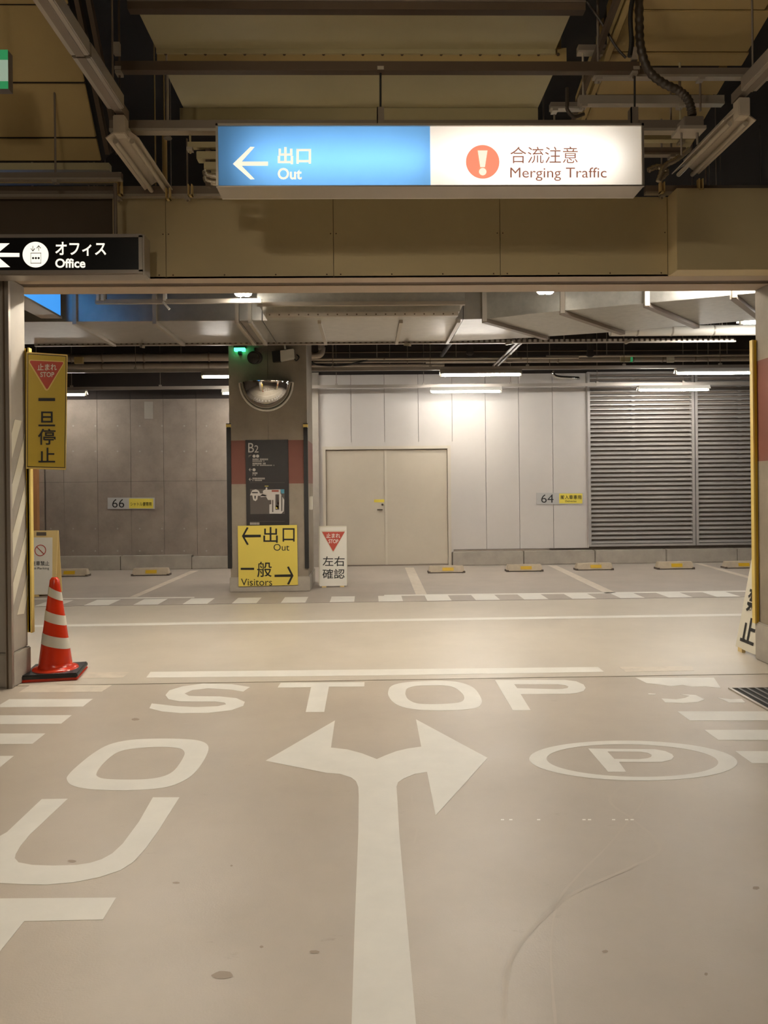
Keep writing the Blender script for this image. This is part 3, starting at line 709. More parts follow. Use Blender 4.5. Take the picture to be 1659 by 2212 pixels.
sub(MB().tube([a, (a.x, a.y, px_z(415, YO + 0.07, 250) + 0.06)], 0.013, 8).build('hanger_pole', 'steel', of), 'steel hanger pole')

# yellow stop sign on the left pillar
pA = P(57, 760, YCL - 0.04); pB = P(146, 766, YCL + 0.07); pC = P(142, 1015, YCL + 0.07); pD = P(56, 1012.5, YCL - 0.04)
ex = (pB - pA); ex.z = 0; ex.normalize(); nr = Vector((ex.y, -ex.x, 0))
def SP(u, v): return PL(u, v, pA, nr)
ys = thing('wall_sign', 'yellow Japanese stop sign with red triangle on the left pillar', 'sign', (pD + pC) / 2)
q = [SP(57, 760), SP(146, 766), SP(142.5, 1015), SP(56, 1012.5)]
MB().extr(q, -nr * 0.025).build('sign_frame', 'yellow_lt', ys, bevel=0.003)
inn = [SP(59.5, 763.5), SP(143.5, 769), SP(140.5, 1011), SP(58.5, 1009)]
flat(inn, 'ink', ys, 'border_line', 0.0025, nr, 0.001)
inn = [SP(60.8, 765.2), SP(142, 770.5), SP(139.2, 1009.3), SP(60, 1007.3)]
flat(inn, 'yellow_sign', ys, 'sign_face', 0.004, nr, 0.001)
def tri(fu, m, nm, off, par):
    flat([fu(a, b) for a, b in m[0]], m[1], par, nm, off, nr if par is ys else NF, 0.001)
flat([SP(*p) for p in ((64, 777), (137, 780.5), (138.5, 785), (105, 842), (101, 844.5), (97, 842), (62, 783))], 'yellow_lt', ys, 'triangle_edge', 0.006, nr, 0.001)
sub(flat([SP(*p) for p in ((66, 779.3), (135.5, 782.5), (136.5, 785), (103.5, 839.5), (101.5, 841), (99.5, 839.5), (64.5, 782.5))], 'red', ys, 'stop_triangle', 0.008, nr, 0.001), 'red stop triangle')
def sbox(u0, v0, u1, v1): return SP(u0, v1), SP(u1, v1), SP(u0, v0)
text('止まれ', sbox(81, 786, 122.5, 800.5), 'offwhite', ys, 0.02, 0.011)
text('STOP', sbox(87, 804, 117, 815), 'offwhite', ys, 0.02, 0.011)
for ch, b in (('一', (83, 860, 119, 866.5)), ('旦', (83, 889, 119, 921)), ('停', (82, 926, 120, 961)), ('止', (83, 967, 119, 999))):
    text(ch, sbox(*b), 'ink', ys, 0.012, 0.007)
MB().bar(pD + Vector((0.03, 0.03, 0.1)), Vector((XCL + 0.03, YCL + 0.01, pD.z + 0.1)), 0.02, 0.03).build('bracket', 'steel', ys)
MB().bar(pA + Vector((0.03, 0.03, -0.1)), Vector((XCL + 0.03, YCL + 0.01, pA.z - 0.1)), 0.02, 0.03).build('bracket', 'steel', ys)

# map board on the middle pillar
YM = YP - 0.025
mbd = thing('map_board', 'dark brown B2 floor map board on the middle pillar', 'sign board', P(578, 1137, YM))
q = [P(530, 950.5, YM), P(622, 949.5, YM), P(624.5, 1137, YM), P(532.5, 1137, YM)]
MB().extr(q, (0, 0.024, 0)).build('board', 'brown_sign', mbd)
def mt(s, b, m='map_text', bold=0.0): text(s, pbox(*b, YM), m, mbd, bold, 0.003)
mt('B', (536.3, 957, 548.5, 977.5), 'map_lt', 0.0); mt('2', (549.5, 962, 558.5, 977.5), 'map_lt', 0.0)
for (u, v) in ((548.8, 985.3), (556.5, 985.2), (548.8, 1014.8)):
    MB().disc(P(u, v, YM - 0.002), (0.021, 0, 0), (0, 0, 0.021), 16).build('symbol_disc', 'map_lt', mbd)
text('←', pbox(537.5, 1011, 544, 1018, YM), 'map_lt', mbd, 0.01, 0.003); text('←', pbox(537.5, 1032, 544, 1039, YM), 'map_lt', mbd, 0.01, 0.003)
text('↱', pbox(537, 982, 543.5, 988.5, YM), 'map_lt', mbd, 0.01, 0.003)
for (u0, v0, u1, v1) in ((545.5, 990.5, 579.5, 994), (545.5, 995, 571.5, 997.5), (545.5, 999.5, 574.5, 1003.2), (545.5, 1004, 593, 1006.3), (545.5, 1020.2, 559, 1024.2), (545.5, 1025.2, 553.5, 1027.2), (545.5, 1031.8, 572.5, 1035.5), (545.5, 1036.5, 566.5, 1039), (540, 1128.5, 561, 1133.5)):
    n = max(4, int((u1 - u0) / 2.2)); g = MB()
    for k in range(n):
        if k and random.random() < 0.08: continue
        a = P(u0 + (u1 - u0) * k / n, v0, YM - 0.003); b = P(u0 + (u1 - u0) * (k + 0.72) / n, v1, YM - 0.003)
        g.add([(a.x, a.y, b.z), (b.x, a.y, b.z), (b.x, a.y, a.z), (a.x, a.y, a.z)], [[0, 1, 2, 3]])
    sub(g.build('fine_print', 'map_text', mbd), 'line of tiny print')
flat([P(*p, YM) for p in ((540, 1056.5), (614.5, 1056.5), (615, 1110), (541, 1110.5))], 'map_grey', mbd, 'map_field', 0.002)
maps = [('map_lt', [(540, 1070), (545, 1059), (553, 1057), (559, 1060), (562, 1066), (575, 1066), (575, 1072), (557, 1071), (556, 1079), (552, 1082.5), (547, 1080), (545, 1070)]),
        ('map_lt', [(574, 1053), (577.5, 1053), (577.5, 1058), (606, 1057), (606, 1066), (614, 1080), (613, 1104), (608, 1109.5), (582, 1109.5), (582, 1090), (586, 1089), (586, 1080), (579, 1080), (575, 1073), (563, 1074), (563, 1070), (568, 1067), (568, 1060), (574, 1057)]),
        ('map_grey', [(595, 1068), (603, 1068), (603, 1101), (595, 1101)]), ('map_red', [(599.5, 1069), (602.5, 1069), (602.5, 1090), (599.5, 1090)]),
        ('map_red', [(587, 1058.5), (602, 1058.5), (602, 1062.5), (587, 1062.5)]), ('map_blue', [(605.5, 1057), (614, 1057), (614, 1066), (608, 1066)]),
        ('brown_sign', [(544.5, 1063), (557, 1063), (557, 1065.5), (544.5, 1065.5)]), ('brown_sign', [(549.5, 1071), (553, 1071), (552, 1078), (550, 1077)]),
        ('map_grey', [(588, 1080), (590.5, 1080), (590.5, 1106), (588, 1106)]), ('map_grey', [(607.5, 1070), (610, 1070), (610, 1104), (607.5, 1104)]),
        ('yellow_sheet', [(596, 1092), (602, 1092), (602, 1099), (596, 1099)]), ('yellow_sheet', [(572, 1049.5), (580, 1049.5), (580, 1050.7), (572, 1050.7)])]
for k, (m, pts) in enumerate(maps): flat([P(*p, YM) for p in pts], m, mbd, 'map_area', 0.003 + 0.001 * (k > 1), thick=0.0008)
for v in (1042, 1126): flat([P(540, v, YM), P(615, v, YM), P(615, v + 0.7, YM), P(540, v + 0.7, YM)], 'map_grey', mbd, 'rule_line', 0.002, thick=0.0008)
# yellow sheet below it
YY = YP - 0.03
yy = thing('direction_sheet', 'yellow sheet with black arrows reading Out and Visitors on the middle pillar', 'sign', P(579, 1266, YY))
q = [P(513.5, 1136, YY), P(641.5, 1134, YY), P(643.5, 1263.5, YY), P(515.5, 1267, YY)]
MB().extr(q, (0, 0.008, 0)).build('sheet', 'yellow_sheet', yy)
def ytext(s, b, bold=0.0): text(s, pbox(*b, YY), 'ink', yy, bold, 0.002)
poly_ob('arrow', [P(u, v, YY - 0.002) for u, v in ((522.5,1158),(533,1138.8),(537,1140),(528.5,1155.2),(563.5,1155),(563.5,1160.5),(528.5,1161),(537.5,1176),(533.5,1177.5))], 'ink', yy)
ytext('出', (569, 1138.5, 600, 1172.5), 0.008); ytext('口', (610.5, 1141, 636.5, 1170), 0.008); ytext('Out', (591, 1175, 625, 1189.5), 0.0)
ytext('一', (520, 1226.5, 549, 1231), 0.0); ytext('般', (555.5, 1213.5, 587, 1247), 0.008); ytext('Visitors', (520.5, 1250, 588, 1265), 0.0)
poly_ob('arrow', [P(u, v, YY - 0.002) for u, v in ((634,1243.5),(624,1223.5),(620,1225),(628,1240.5),(593,1241.5),(593,1246.5),(628,1246),(620,1262),(624.5,1263))], 'ink', yy)

# number plates
def plate(q4, split, num, nb, txt, tb, txt2, tb2, label):
    Yq = YW - 0.015
    t = thing('number_plate', label, 'sign', P(q4[0], q4[3], Yq))
    MB().extr([P(q4[0], q4[3], Yq), P(q4[2], q4[3], Yq), P(q4[2], q4[1], Yq), P(q4[0], q4[1], Yq)], (0, 0.015, 0)).build('plate', 'plate', t)
    sub(flat([P(*p, Yq) for p in ((split[0], split[3]), (split[2], split[3]), (split[2], split[1]), (split[0], split[1]))], 'yellow_tag', t, 'yellow_tag', 0.002), 'yellow tag')
    text(num, pbox(*nb, Yq), 'ink', t, -0.004, 0.003)
    text(txt, pbox(*tb, Yq), 'ink', t, 0.004, 0.006)
    if txt2: text(txt2, pbox(*tb2, Yq), 'ink', t, 0.0, 0.006)
plate((232.5, 1075, 334, 1099.5), (279, 1077, 331, 1098), '66', (242.5, 1078, 268.5, 1096.5), 'シャトル便専用', (282, 1084.5, 327.5, 1093), None, None, 'number plate 66 with yellow tag on the concrete wall')
plate((1159, 1064.5, 1260.5, 1089.5), (1208, 1066, 1258, 1087.5), '64', (1169, 1068, 1195.5, 1086), '搬入車専用', (1210.5, 1069.5, 1255.5, 1078.5), 'Deliveries', (1221, 1080.5, 1245, 1084.5), 'number plate 64 with yellow tag on the white panels')

# folding floor signs
def floor_sign(u0, u1, vt, vb, kind, label):
    Yn = G((u0 + u1) / 2, vb).y; a = P(u0, vb, Yn); b = P(u1, vb, Yn); wdt = b.x - a.x
    h = P((u0 + u1) / 2, vt, Yn + 0.12).z; lean = 0.10
    t = thing('floor_sign', label, 'floor sign', ((a.x + b.x) / 2, Yn + lean, 0))
    n = Vector((0, -h, lean)).normalized(); p0 = Vector((a.x, Yn, 0.03))
    def Q(u, v): return PL(u, v, p0, n)
    fm = 'yellow_frame' if kind == 'np' else 'offwhite'
    for sgn, yb in ((1, Yn), (-1, Yn + 2 * lean + 0.03)):
        z0 = 0.03; pts = [(a.x, yb, z0), (b.x, yb, z0), (b.x, yb + sgn * lean, h), (a.x, yb + sgn * lean, h)]
        MB().extr(pts, (0, 0.018 * sgn, 0)).build('board', fm, t, bevel=0.003)
        for x in (a.x + 0.04, b.x - 0.1): MB().box(x, x + 0.06, min(yb, yb + sgn * 0.03), max(yb, yb + sgn * 0.03), 0, 0.035).build('foot', 'yellow_frame', t)
    return t, Q, n
t, Q, n = floor_sign(689, 750, 1136, 1268.5, 'stop', 'white folding stop sign standing beside the middle pillar')
def qb(u0, v0, u1, v1): return Q(u0, v1), Q(u1, v1), Q(u0, v0)
flat([Q(691, 1139), Q(748.5, 1138), Q(749, 1265), Q(690.5, 1266.5)], 'white', t, 'sign_face', 0.003, n)
flat([Q(693, 1146.5), Q(747, 1145.5), Q(721, 1193), Q(718.5, 1193)], 'offwhite', t, 'triangle_edge', 0.006, n)
sub(flat([Q(695.5, 1149), Q(745, 1148.5), Q(720.5, 1190.5), Q(719, 1190.5)], 'red', t, 'stop_triangle', 0.008, n), 'red stop triangle')
text('止まれ', qb(705, 1152, 735, 1162), 'white', t, 0.015, 0.011); text('STOP', qb(710, 1165, 731, 1173.5), 'white', t, 0.015, 0.011)
text('左右', qb(697, 1202, 744.5, 1223), 'ink', t, 0.008, 0.006); text('確認', qb(696.5, 1229, 744.5, 1250), 'ink', t, 0.008, 0.006)
t, Q, n = floor_sign(66, 120, 1146, 1289, 'np', 'pale yellow folding no parking board behind the cone')
flat([Q(66, 1161), Q(113.5, 1161), Q(113, 1284), Q(66, 1284.5)], 'white', t, 'sign_face', 0.003, n)
cc = Q(87.5, 1189); rr = 0.075
up_ = Vector((0, n.z, -n.y)).normalized()
mk = MB(); k_ = 36
mk.ring([cc + n * 0.006 + Vector((1, 0, 0)) * rr * math.cos(2 * math.pi * i / k_) + up_ * rr * math.sin(2 * math.pi * i / k_) for i in range(k_)],
        [cc + n * 0.006 + Vector((1, 0, 0)) * rr * .86 * math.cos(2 * math.pi * i / k_) + up_ * rr * .86 * math.sin(2 * math.pi * i / k_) for i in range(k_)])
d_ = (Vector((-0.7, 0, 0)) + up_ * 0.7) * rr * 0.92
mk.bar(cc + n * 0.006 + d_, cc + n * 0.006 - d_, 0.010, 0.001, n)
sub(mk.build('prohibition_ring', 'red', t), 'red no parking ring')
text('駐車禁止', qb(68, 1212, 107, 1222), 'ink', t, 0.005, 0.006); text('No Parking', qb(68, 1225, 106.5, 1231.5), 'ink', t, -0.005, 0.006)
a, b = Q(79, 1147.5), Q(100, 1157)
sub(flat([Q(79, 1149.5), Q(100, 1149.5), Q(100, 1157), Q(79, 1157)], 'joint', t, 'grip_slot', 0.003, n), 'dark grip slot')
# third board behind the right pillar, facing the lane
t = thing('floor_sign', 'cream folding board leaning out behind the right pillar', 'floor sign', (3.18, 6.2, 0))
for s, xb_ in ((1, 3.06), (-1, 3.42)):
    MB().extr([(xb_, 6.03, 0.03), (xb_, 6.36, 0.03), (xb_ + s * 0.165, 6.36, 0.86), (xb_ + s * 0.165, 6.03, 0.86)], (0.018 * s, 0, 0)).build('board', 'offwhite', t)
    MB().box(min(xb_, xb_ + s * 0.03), max(xb_, xb_ + s * 0.03), 6.25, 6.32, 0, 0.035).build('foot', 'yellow_frame', t)
n3 = Vector((-0.83, 0, 0.165)).normalized(); p3 = Vector((3.06, 6.2, 0.03)); up3 = Vector((0.165, 0, 0.83)).normalized(); rt3 = Vector((0, -1, 0))
def B3(y0, h0, y1, h1): # reading direction runs towards the viewer
    o = Vector((3.06, 0, 0.03)); f = lambda y, h: Vector((3.06, y, 0.03)) + up3 * h
    return f(y0, h0), f(y1, h0), f(y0, h1)
text('止', B3(6.30, 0.06, 6.08, 0.27), 'ink', t, 0.02, 0.004); text('禁', B3(6.30, 0.31, 6.08, 0.52), 'ink', t, 0.02, 0.004)

# ================================================================== CONE
cb = G(110, 1459); cx, cy = cb.x + 0.035, cb.y
cn = thing('traffic_cone', 'red orange traffic cone with three pale bands by the left pillar', 'traffic cone', (cx, cy, 0))
def sq(h, s, m, nm, z0, rot=0.16, lab=None):
    pts = []
    for k in range(4):
        a = rot + math.pi / 4 + k * math.pi / 2; pts.append((cx + s * math.cos(a), cy + s * math.sin(a), z0))
    o = MB().extr(pts, (0, 0, h)).build(nm, m, cn, bevel=0.008); 
    if lab: o['label'] = lab
sq(0.02, 0.278, 'cone', 'base_plate', 0.0, lab='red base plate')
sq(0.035, 0.275, 'black', 'weight', 0.018, lab='black rubber weight')
ztop = P(108, 1247, cy).z
zz0 = 0.05
def crad(z): return 0.031 + (0.125 - 0.031) * (1 - (z - zz0) / (ztop - zz0))
prof = [(0.165, zz0), (0.16, zz0 + 0.014), (0.13, zz0 + 0.02)] + [(crad(zz0 + (ztop - zz0) * k / 12) * (1 if k else 0.97), zz0 + (ztop - zz0) * k / 12 + (0.022 if k == 0 else 0)) for k in range(0, 12)]
prof += [(crad(ztop) + 0.003, ztop - 0.02), (crad(ztop) - 0.008, ztop - 0.004), (0.02, ztop)]
MB().lathe((cx, cy, 0), prof, 40).build('cone_body', 'cone', cn)
for (va, vb_) in ((1272.5, 1291), (1323, 1344), (1371, 1394)):
    za, zb2 = P(108, va, cy).z, P(108, vb_, cy).z
    vs = []; fs = []; nn = 40
    for (z, q) in ((zb2, 0), (za, 1)):
        for k in range(nn):
            a = 2 * math.pi * k / nn; zz_ = z - 0.026 * math.cos(a - 0.3) ; r = crad(zz_) + 0.0025
            vs.append((cx + r * math.cos(a), cy + r * math.sin(a), zz_))
    fs = [[k, (k + 1) % nn, nn + (k + 1) % nn, nn + k] for k in range(nn)]
    sub(MB().add(vs, fs, True).build('reflective_band', 'cone_tape', cn), 'pale reflective band')

# ================================================================== MIRROR, CAMERA, SPEAKER ON THE PILLAR
mc = P(575.5, 827, YP); R_ = 57 * YP / F
mi = thing('safety_mirror', 'half dome safety mirror on the middle pillar', 'mirror', (mc.x, YP, mc.z - R_))
def half_dome(rx, rz, ry, m, nm):
    vs = []; fs = []; nu, nv = 28, 12
    for j in range(nv + 1):
        ph = (math.pi / 2) * j / nv
        for i in range(nu + 1):
            th_ = math.pi * i / nu
            vs.append((mc.x - rx * math.cos(th_) * math.cos(ph), YP - 0.01 - ry * math.sin(ph), mc.z - rz * math.sin(th_) * math.cos(ph)))
    for j in range(nv):
        for i in range(nu): fs.append([j * (nu + 1) + i, j * (nu + 1) + i + 1, (j + 1) * (nu + 1) + i + 1, (j + 1) * (nu + 1) + i])
    return MB().add(vs, fs, True).build(nm, m, mi)
half_dome(R_ * 0.93, R_ * 0.98, 0.26, 'mirror', 'mirror_dome')
MB().tube([(mc.x - R_ * math.cos(math.pi * k / 24), YP - 0.014, mc.z - R_ * 1.05 * math.sin(math.pi * k / 24)) for k in range(25)], 0.014, 8).build('rim', 'white_metal', mi)
MB().box(mc.x - R_, mc.x + R_, YP - 0.03, YP, mc.z - 0.004, mc.z + 0.008).build('top_flange', 'alu', mi)
a = P(518, 757, YP - 0.06)
gl = thing('signal_light', 'small green lit signal light on the middle pillar', 'signal light', (a.x, YP, a.z))
MB().box(a.x - 0.075, a.x + 0.075, YP - 0.1, YP, a.z + 0.03, a.z + 0.075).build('housing', 'black', gl)
sub(MB().box(a.x - 0.07, a.x + 0.07, YP - 0.095, YP - 0.02, a.z - 0.01, a.z + 0.03).build('lens', 'green_led', gl), 'glowing green lens')
MB().box(a.x - 0.025, a.x + 0.025, YP - 0.07, YP, a.z - 0.05, a.z - 0.01).build('base', 'black', gl)
a = P(549, 772, YP - 0.3)
cm = thing('security_camera', 'round dark security camera on the middle pillar', 'camera', (a.x, YP, a.z))
MB().tube([(a.x, YP - 0.34, a.z - 0.01), (a.x, YP - 0.1, a.z + 0.03)], 0.085, 20).build('housing', 'dark_and_shade', cm)
sub(MB().tube([(a.x, YP - 0.36, a.z - 0.013), (a.x, YP - 0.335, a.z - 0.01)], [0.07, 0.075], 20).build('lens', 'black_sign', cm), 'black lens')
MB().tube([(a.x, YP - 0.15, a.z + 0.03), (a.x - 0.01, YP - 0.1, a.z + 0.14), (a.x - 0.01, YP, a.z + 0.15)], 0.03, 10).build('bracket', 'steel', cm)
a = P(612, 766, YP - 0.1)
sp_ = thing('horn_speaker', 'grey speaker box with black face on the middle pillar', 'speaker', (a.x, YP, a.z))
pts = [P(605, 757, YP - 0.1), P(634, 753, YP - 0.1), P(636, 774, YP - 0.1), P(606, 780, YP - 0.1)]
MB().extr(pts, (0, 0.09, 0)).build('housing', 'white_metal', sp_, bevel=0.004)
pts = [P(587, 759, YP - 0.1), P(605, 757, YP - 0.1), P(606, 780, YP - 0.1), P(589, 781, YP - 0.1)]
sub(MB().extr(pts, (0, 0.09, 0)).build('face', 'black', sp_), 'black front face')
MB().bar(P(617, 756, YP - 0.05), P(614, 741, YP - 0.05), 0.07, 0.02).build('bracket', 'white_metal', sp_)
MB().tube(curve_pts([P(634, 772, YP - 0.05), P(640, 779, YP - 0.04), P(646, 772, YP - 0.03), P(641, 766, YP - 0.01)]), 0.008, 6).build('cable', 'black', sp_)

# ================================================================== LAMPS
def tube_lamp(x0, x1, Y, z, label, group, lit='tube', hood=False):
    t = thing('fluorescent_lamp', label, 'lamp', ((x0 + x1) / 2, Y, z), group)
    MB().tube([(x0 + 0.03, Y, z), (x1 - 0.03, Y, z)], 0.017, 10).build('lamp_tube', lit, t)['label'] = 'glowing white tube'
    for x in (x0, x1 - 0.03): MB().box(x, x + 0.03, Y - 0.02, Y + 0.02, z - 0.02, z + 0.045).build('end_socket', 'white_metal', t)
    MB().extr([(x0, Y - 0.085, z + 0.012), (x0, Y - 0.03, z + 0.05), (x0, Y + 0.03, z + 0.05), (x0, Y + 0.085, z + 0.012), (x0, Y + 0.04, z + 0.075), (x0, Y - 0.04, z + 0.075)], (x1 - x0, 0, 0)).build('housing', 'white_metal', t)
    if hood:
        for sy in (-1, 1): MB().extr([(x0, Y + sy * 0.05, z + 0.05), (x0, Y + sy * 0.12, z - 0.05), (x0, Y + sy * 0.125, z - 0.05), (x0, Y + sy * 0.055, z + 0.06)], (x1 - x0, 0, 0)).build('hood', 'white_metal', t)
    return t
YA, YBk = 11.4, 12.75
ZA = px_z(810, YA, 1040); ZB = px_z(846, YBk, 1005)
LA = [(950, 1126, 'fluorescent lamp, higher and nearer of the two above the white wall'), (1459, 1640, 'fluorescent lamp, upper of the two before the louvers'), (436, 613, 'fluorescent lamp partly hidden behind the left of the middle pillar')]
LB = [(930, 1083, 'fluorescent lamp, lower and farther of the two above the white wall'), (1378, 1531, 'fluorescent lamp, lower of the two before the louvers'), (480, 634, 'fluorescent lamp almost wholly hidden behind the middle pillar'), (33, 187, 'fluorescent lamp just right of the yellow stop sign')]
GL_ = 'lit fluorescent lamps along the far wall'
for (a, b, lb) in LA: tube_lamp(px_x(a, YA, 810), px_x(b, YA, 810), YA, ZA, lb, GL_)
for (a, b, lb) in LB: tube_lamp(px_x(a, YBk, 846), px_x(b, YBk, 846), YBk, ZB, lb, GL_, 'tube_wall')
for (Y, z, lb) in ((YA, ZA + 0.075, 'long white mounting rail of the nearer lamp row'), (YBk, ZB + 0.075, 'long white mounting rail of the lamp row near the wall')):
    t = thing('lamp_rail', lb, 'rail', (1, Y, z))
    MB().box(-7.5, 8, Y - 0.02, Y + 0.02, z, z + 0.05).build('channel', 'alu', t)
    for x in [-6.3 + 1.45 * k for k in range(10)]:
        MB().tube([(x, Y, z + 0.05), (x, Y, 5.3)], 0.005, 6).build('hanger_rod', 'steel', t)
        MB().box(x - 0.02, x + 0.02, Y - 0.024, Y + 0.024, z + 0.01, z + 0.075).build('clip', 'alu', t)
# lamp over the right end of the lane
Yq = 8.3; zq = px_z(697, Yq, 1620)
tube_lamp(px_x(1598, Yq, 697), px_x(1598, Yq, 697) + 1.24, Yq, zq, 'fluorescent lamp high beside the right pillar under the duct', 'lit lamps over the crossing lane')
MB_rail = thing('hanger_rod', 'thin rods carrying the lamp beside the right pillar', 'rod', (px_x(1620, Yq), Yq, zq))
for dx in (0.25, 0.9): MB().tube([(px_x(1598, Yq, 697) + dx, Yq, zq + 0.07), (px_x(1598, Yq, 697) + dx, Yq, 5.3)], 0.005, 6).build('rod', 'steel', MB_rail)
# lane lamps hidden above the header beam
for k, x in enumerate((-2.6, 0.1, 2.8)):
    t = tube_lamp(x, x + 1.24, 6.6, (3.2, 3.2, 3.32)[k], ('fluorescent lamp over the lane above the %s of the opening' % ('left end', 'middle', 'right end')[k]), 'lit lamps over the crossing lane', ('tube_lane', 'tube_lane', 'tube')[k], k < 2)
    for dx in (0.25, 0.95): MB().tube([(x + dx, 6.6, 3.27), (x + dx, 6.6, 5.3)], 0.005, 6).build('hanger_rod', 'steel', t)
# LED floods under the lane duct
def flood(u, v, Y, label):
    c = P(u, v, Y); t = thing('flood_light', label, 'lamp', c, 'LED floods under the lane duct')
    for du in (-7.5, 7.5):
        b = P(u + du, v, Y)
        MB().lathe((b.x, b.y, b.z), [(0.03, 0.07), (0.05, 0.02), (0.05, 0.0)], 16).build('lamp_head', 'white_metal', t)
        MB().lathe((b.x, b.y, b.z - 0.008), [(0.03, -0.014), (0.044, 0.0)], 16).build('lens', 'flood', t)['label'] = 'glaring white lens'
    MB().bar(c + Vector((-0.06, 0, 0.075)), c + Vector((0.06, 0, 0.075)), 0.04, 0.02).build('bracket', 'steel', t)
    MB().tube([c + Vector((0, 0, 0.08)), (c.x, c.y, 5.3)], 0.008, 6).build('hanger_rod', 'steel', t)
flood(525, 634, 7.2, 'small LED flood light shining left of the pillar above the lane')
flood(1178, 629, 7.0, 'small LED flood light shining at the right duct above the lane')

# fixtures over the near aisle: a rail on each side with a double reflector lamp, plus lit ones over the viewer
def aisle_lamp(X, y0, y1, z, lit, label, group):
    t = thing('reflector_lamp', label, 'lamp', (X, (y0 + y1) / 2, z), group)
    for s in (-1, 1):
        if lit == 'tube_off': pts = [(X + s * 0.012, y0, z + 0.085), (X + s * 0.10, y0, z + 0.02), (X + s * 0.097, y0, z + 0.014), (X + s * 0.012, y0, z + 0.075)]
        if lit == 'tube_off': MB().extr(pts, (0, y1 - y0, 0)).build('reflector', 'fixture', t)
        MB().tube([(X + s * 0.05, y0 + 0.03, z + 0.012), (X + s * 0.05, y1 - 0.0, z + 0.012)], 0.016, 10).build('lamp_tube', lit, t)
    MB().box(X - 0.035, X + 0.035, y0 - 0.06, y0 + 0.02, z + 0.02, z + 0.13).build('end_box', 'fixture', t, bevel=0.005)
    MB().box(X - 0.014, X + 0.014, y0, y1, z + 0.07, z + 0.12).build('spine', 'fixture', t)
    return t
XA1 = px_x(268, 4.7, 290); ZA1 = P(268, 300, 4.7).z - 0.03
XA2 = px_x(1592, 4.7, 275); ZA2 = P(1592, 262, 4.7).z - 0.03
aisle_lamp(XA1, 4.66, 5.47, ZA1, 'tube_off', 'unlit double reflector lamp above the left aisle edge', 'reflector lamps over the aisle')
aisle_lamp(XA2, 4.66, 5.47, ZA2, 'tube_off', 'unlit double reflector lamp above the right aisle edge', 'reflector lamps over the aisle')
for (X, y0, z, lb) in ((XA1, 0.9, ZA1, 'lit double tube batten lamp over the viewer at the left'), (XA1, -2.6, ZA1, 'lit double tube batten lamp behind the viewer at the left')):
    aisle_lamp(X, y0, y0 + 1.24, z, 'tube_near', lb, 'reflector lamps over the aisle')
for (X, z, lb) in ((XA1, ZA1 + 0.146, 'grey lamp track running overhead along the left side'), (XA2, ZA2 + 0.146, 'grey lamp track running overhead along the right side')):
    t = thing('lamp_track', lb, 'rail', (X, 1, z))
    for (a, b) in ((-5, -2.0), (-2.0, 0.6), (0.6, 2.55), (2.555, 4.0), (4.005, 4.56)):
        MB().box(X - 0.05, X + 0.05, a, b - 0.01, z - 0.01, z + 0.075).build('track_cover', 'alu', t, bevel=0.006)
        sub(MB().box(X - 0.022, X + 0.022, a, b - 0.01, z - 0.013, z - 0.009).build('track_groove', 'steel', t), 'recessed groove')
    MB().bar((X, 4.55, z + 0.03), (X, 4.72, z + 0.03), 0.05, 0.06).build('track_end', 'steel', t)
    for y in (-3.5, 0.5, 3.0, 4.5): MB().tube([(X, y, z + 0.06), (X, y, 5.3)], 0.006, 6).build('hanger_rod', 'steel', t)
# ================================================================== DUCTS ABOVE THE AISLE
ZD = 4.4
def gz(u, v): return G(u, v, ZD)
cdx = thing('ceiling_duct', 'broad cream ceiling duct above the blue and white sign', 'duct', (0, 5, ZD))
dx0, dx1 = gz(318, 65).x, gz(1218, 65).x
ya, yb, yc = gz(800, 20).y, gz(800, 109).y, gz(800, 233).y
for (a, b, w0, w1) in ((2.5, ya, dx0, dx1), (ya, yb, dx0, dx1), (yb + 0.06, yc, dx0 - 0.01, dx1 + 0.06)):
    MB().box(w0, w1, a + 0.002, b - 0.002, ZD, ZD + 0.6).build('duct_section', 'duct_cream', cdx)
def flange(y, w0, w1, z0, z1, m, bolts, nm='flange', dy=0.04):
    f = MB().box(w0, w1, y, y + dy, z0, z1).build(nm, m, cdx)
    if bolts:
        g = MB()
        for k in range(bolts):
            x = w0 + 0.06 + (w1 - w0 - 0.12) * k / (bolts - 1)
            g.disc((x, y - 0.008, (z0 + z1) / 2), (0.011, 0, 0), (0, 0, 0.011), 8, (0, 0.01, 0))
        g.build('bolt_head', 'brown_steel', f, kind='stuff')
flange(yb, dx0 - 0.0, dx1 + 0.08, ZD - 0.075, ZD + 0.02, 'duct_tan', 21)
flange(yb - 0.02, dx0, dx1, ZD - 0.03, ZD, 'duct_cream', 0)
flange(yc, dx0 - 0.04, dx1 + 0.06, ZD - 0.095, ZD, 'duct_cream', 0)
flange(yc + 0.04, dx0 - 0.04, dx1 + 0.04, ZD - 0.14, ZD - 0.085, 'duct_tan', 0)
# hanger channel across the duct
a = P(275, 8, 4.70); b = P(1265, 8, 4.70)
hc = thing('support_channel', 'brown steel channel carrying the ceiling duct at the top edge', 'channel', ((a.x + b.x) / 2, 4.72, a.z))
MB().box(a.x, b.x, 4.70, 4.76, P(800, 20, 4.7).z, P(800, -2, 4.7).z).build('channel', 'brown_steel', hc)
MB().box(a.x, b.x, 4.69, 4.70, P(800, 4, 4.7).z, P(800, 2, 4.7).z).build('lip', 'steel', hc)
for x in (a.x + 0.1, b.x - 0.1): MB().tube([(x, 4.73, a.z), (x, 4.73, 5.3)], 0.008, 6).build('hanger_rod', 'brown_steel', hc)

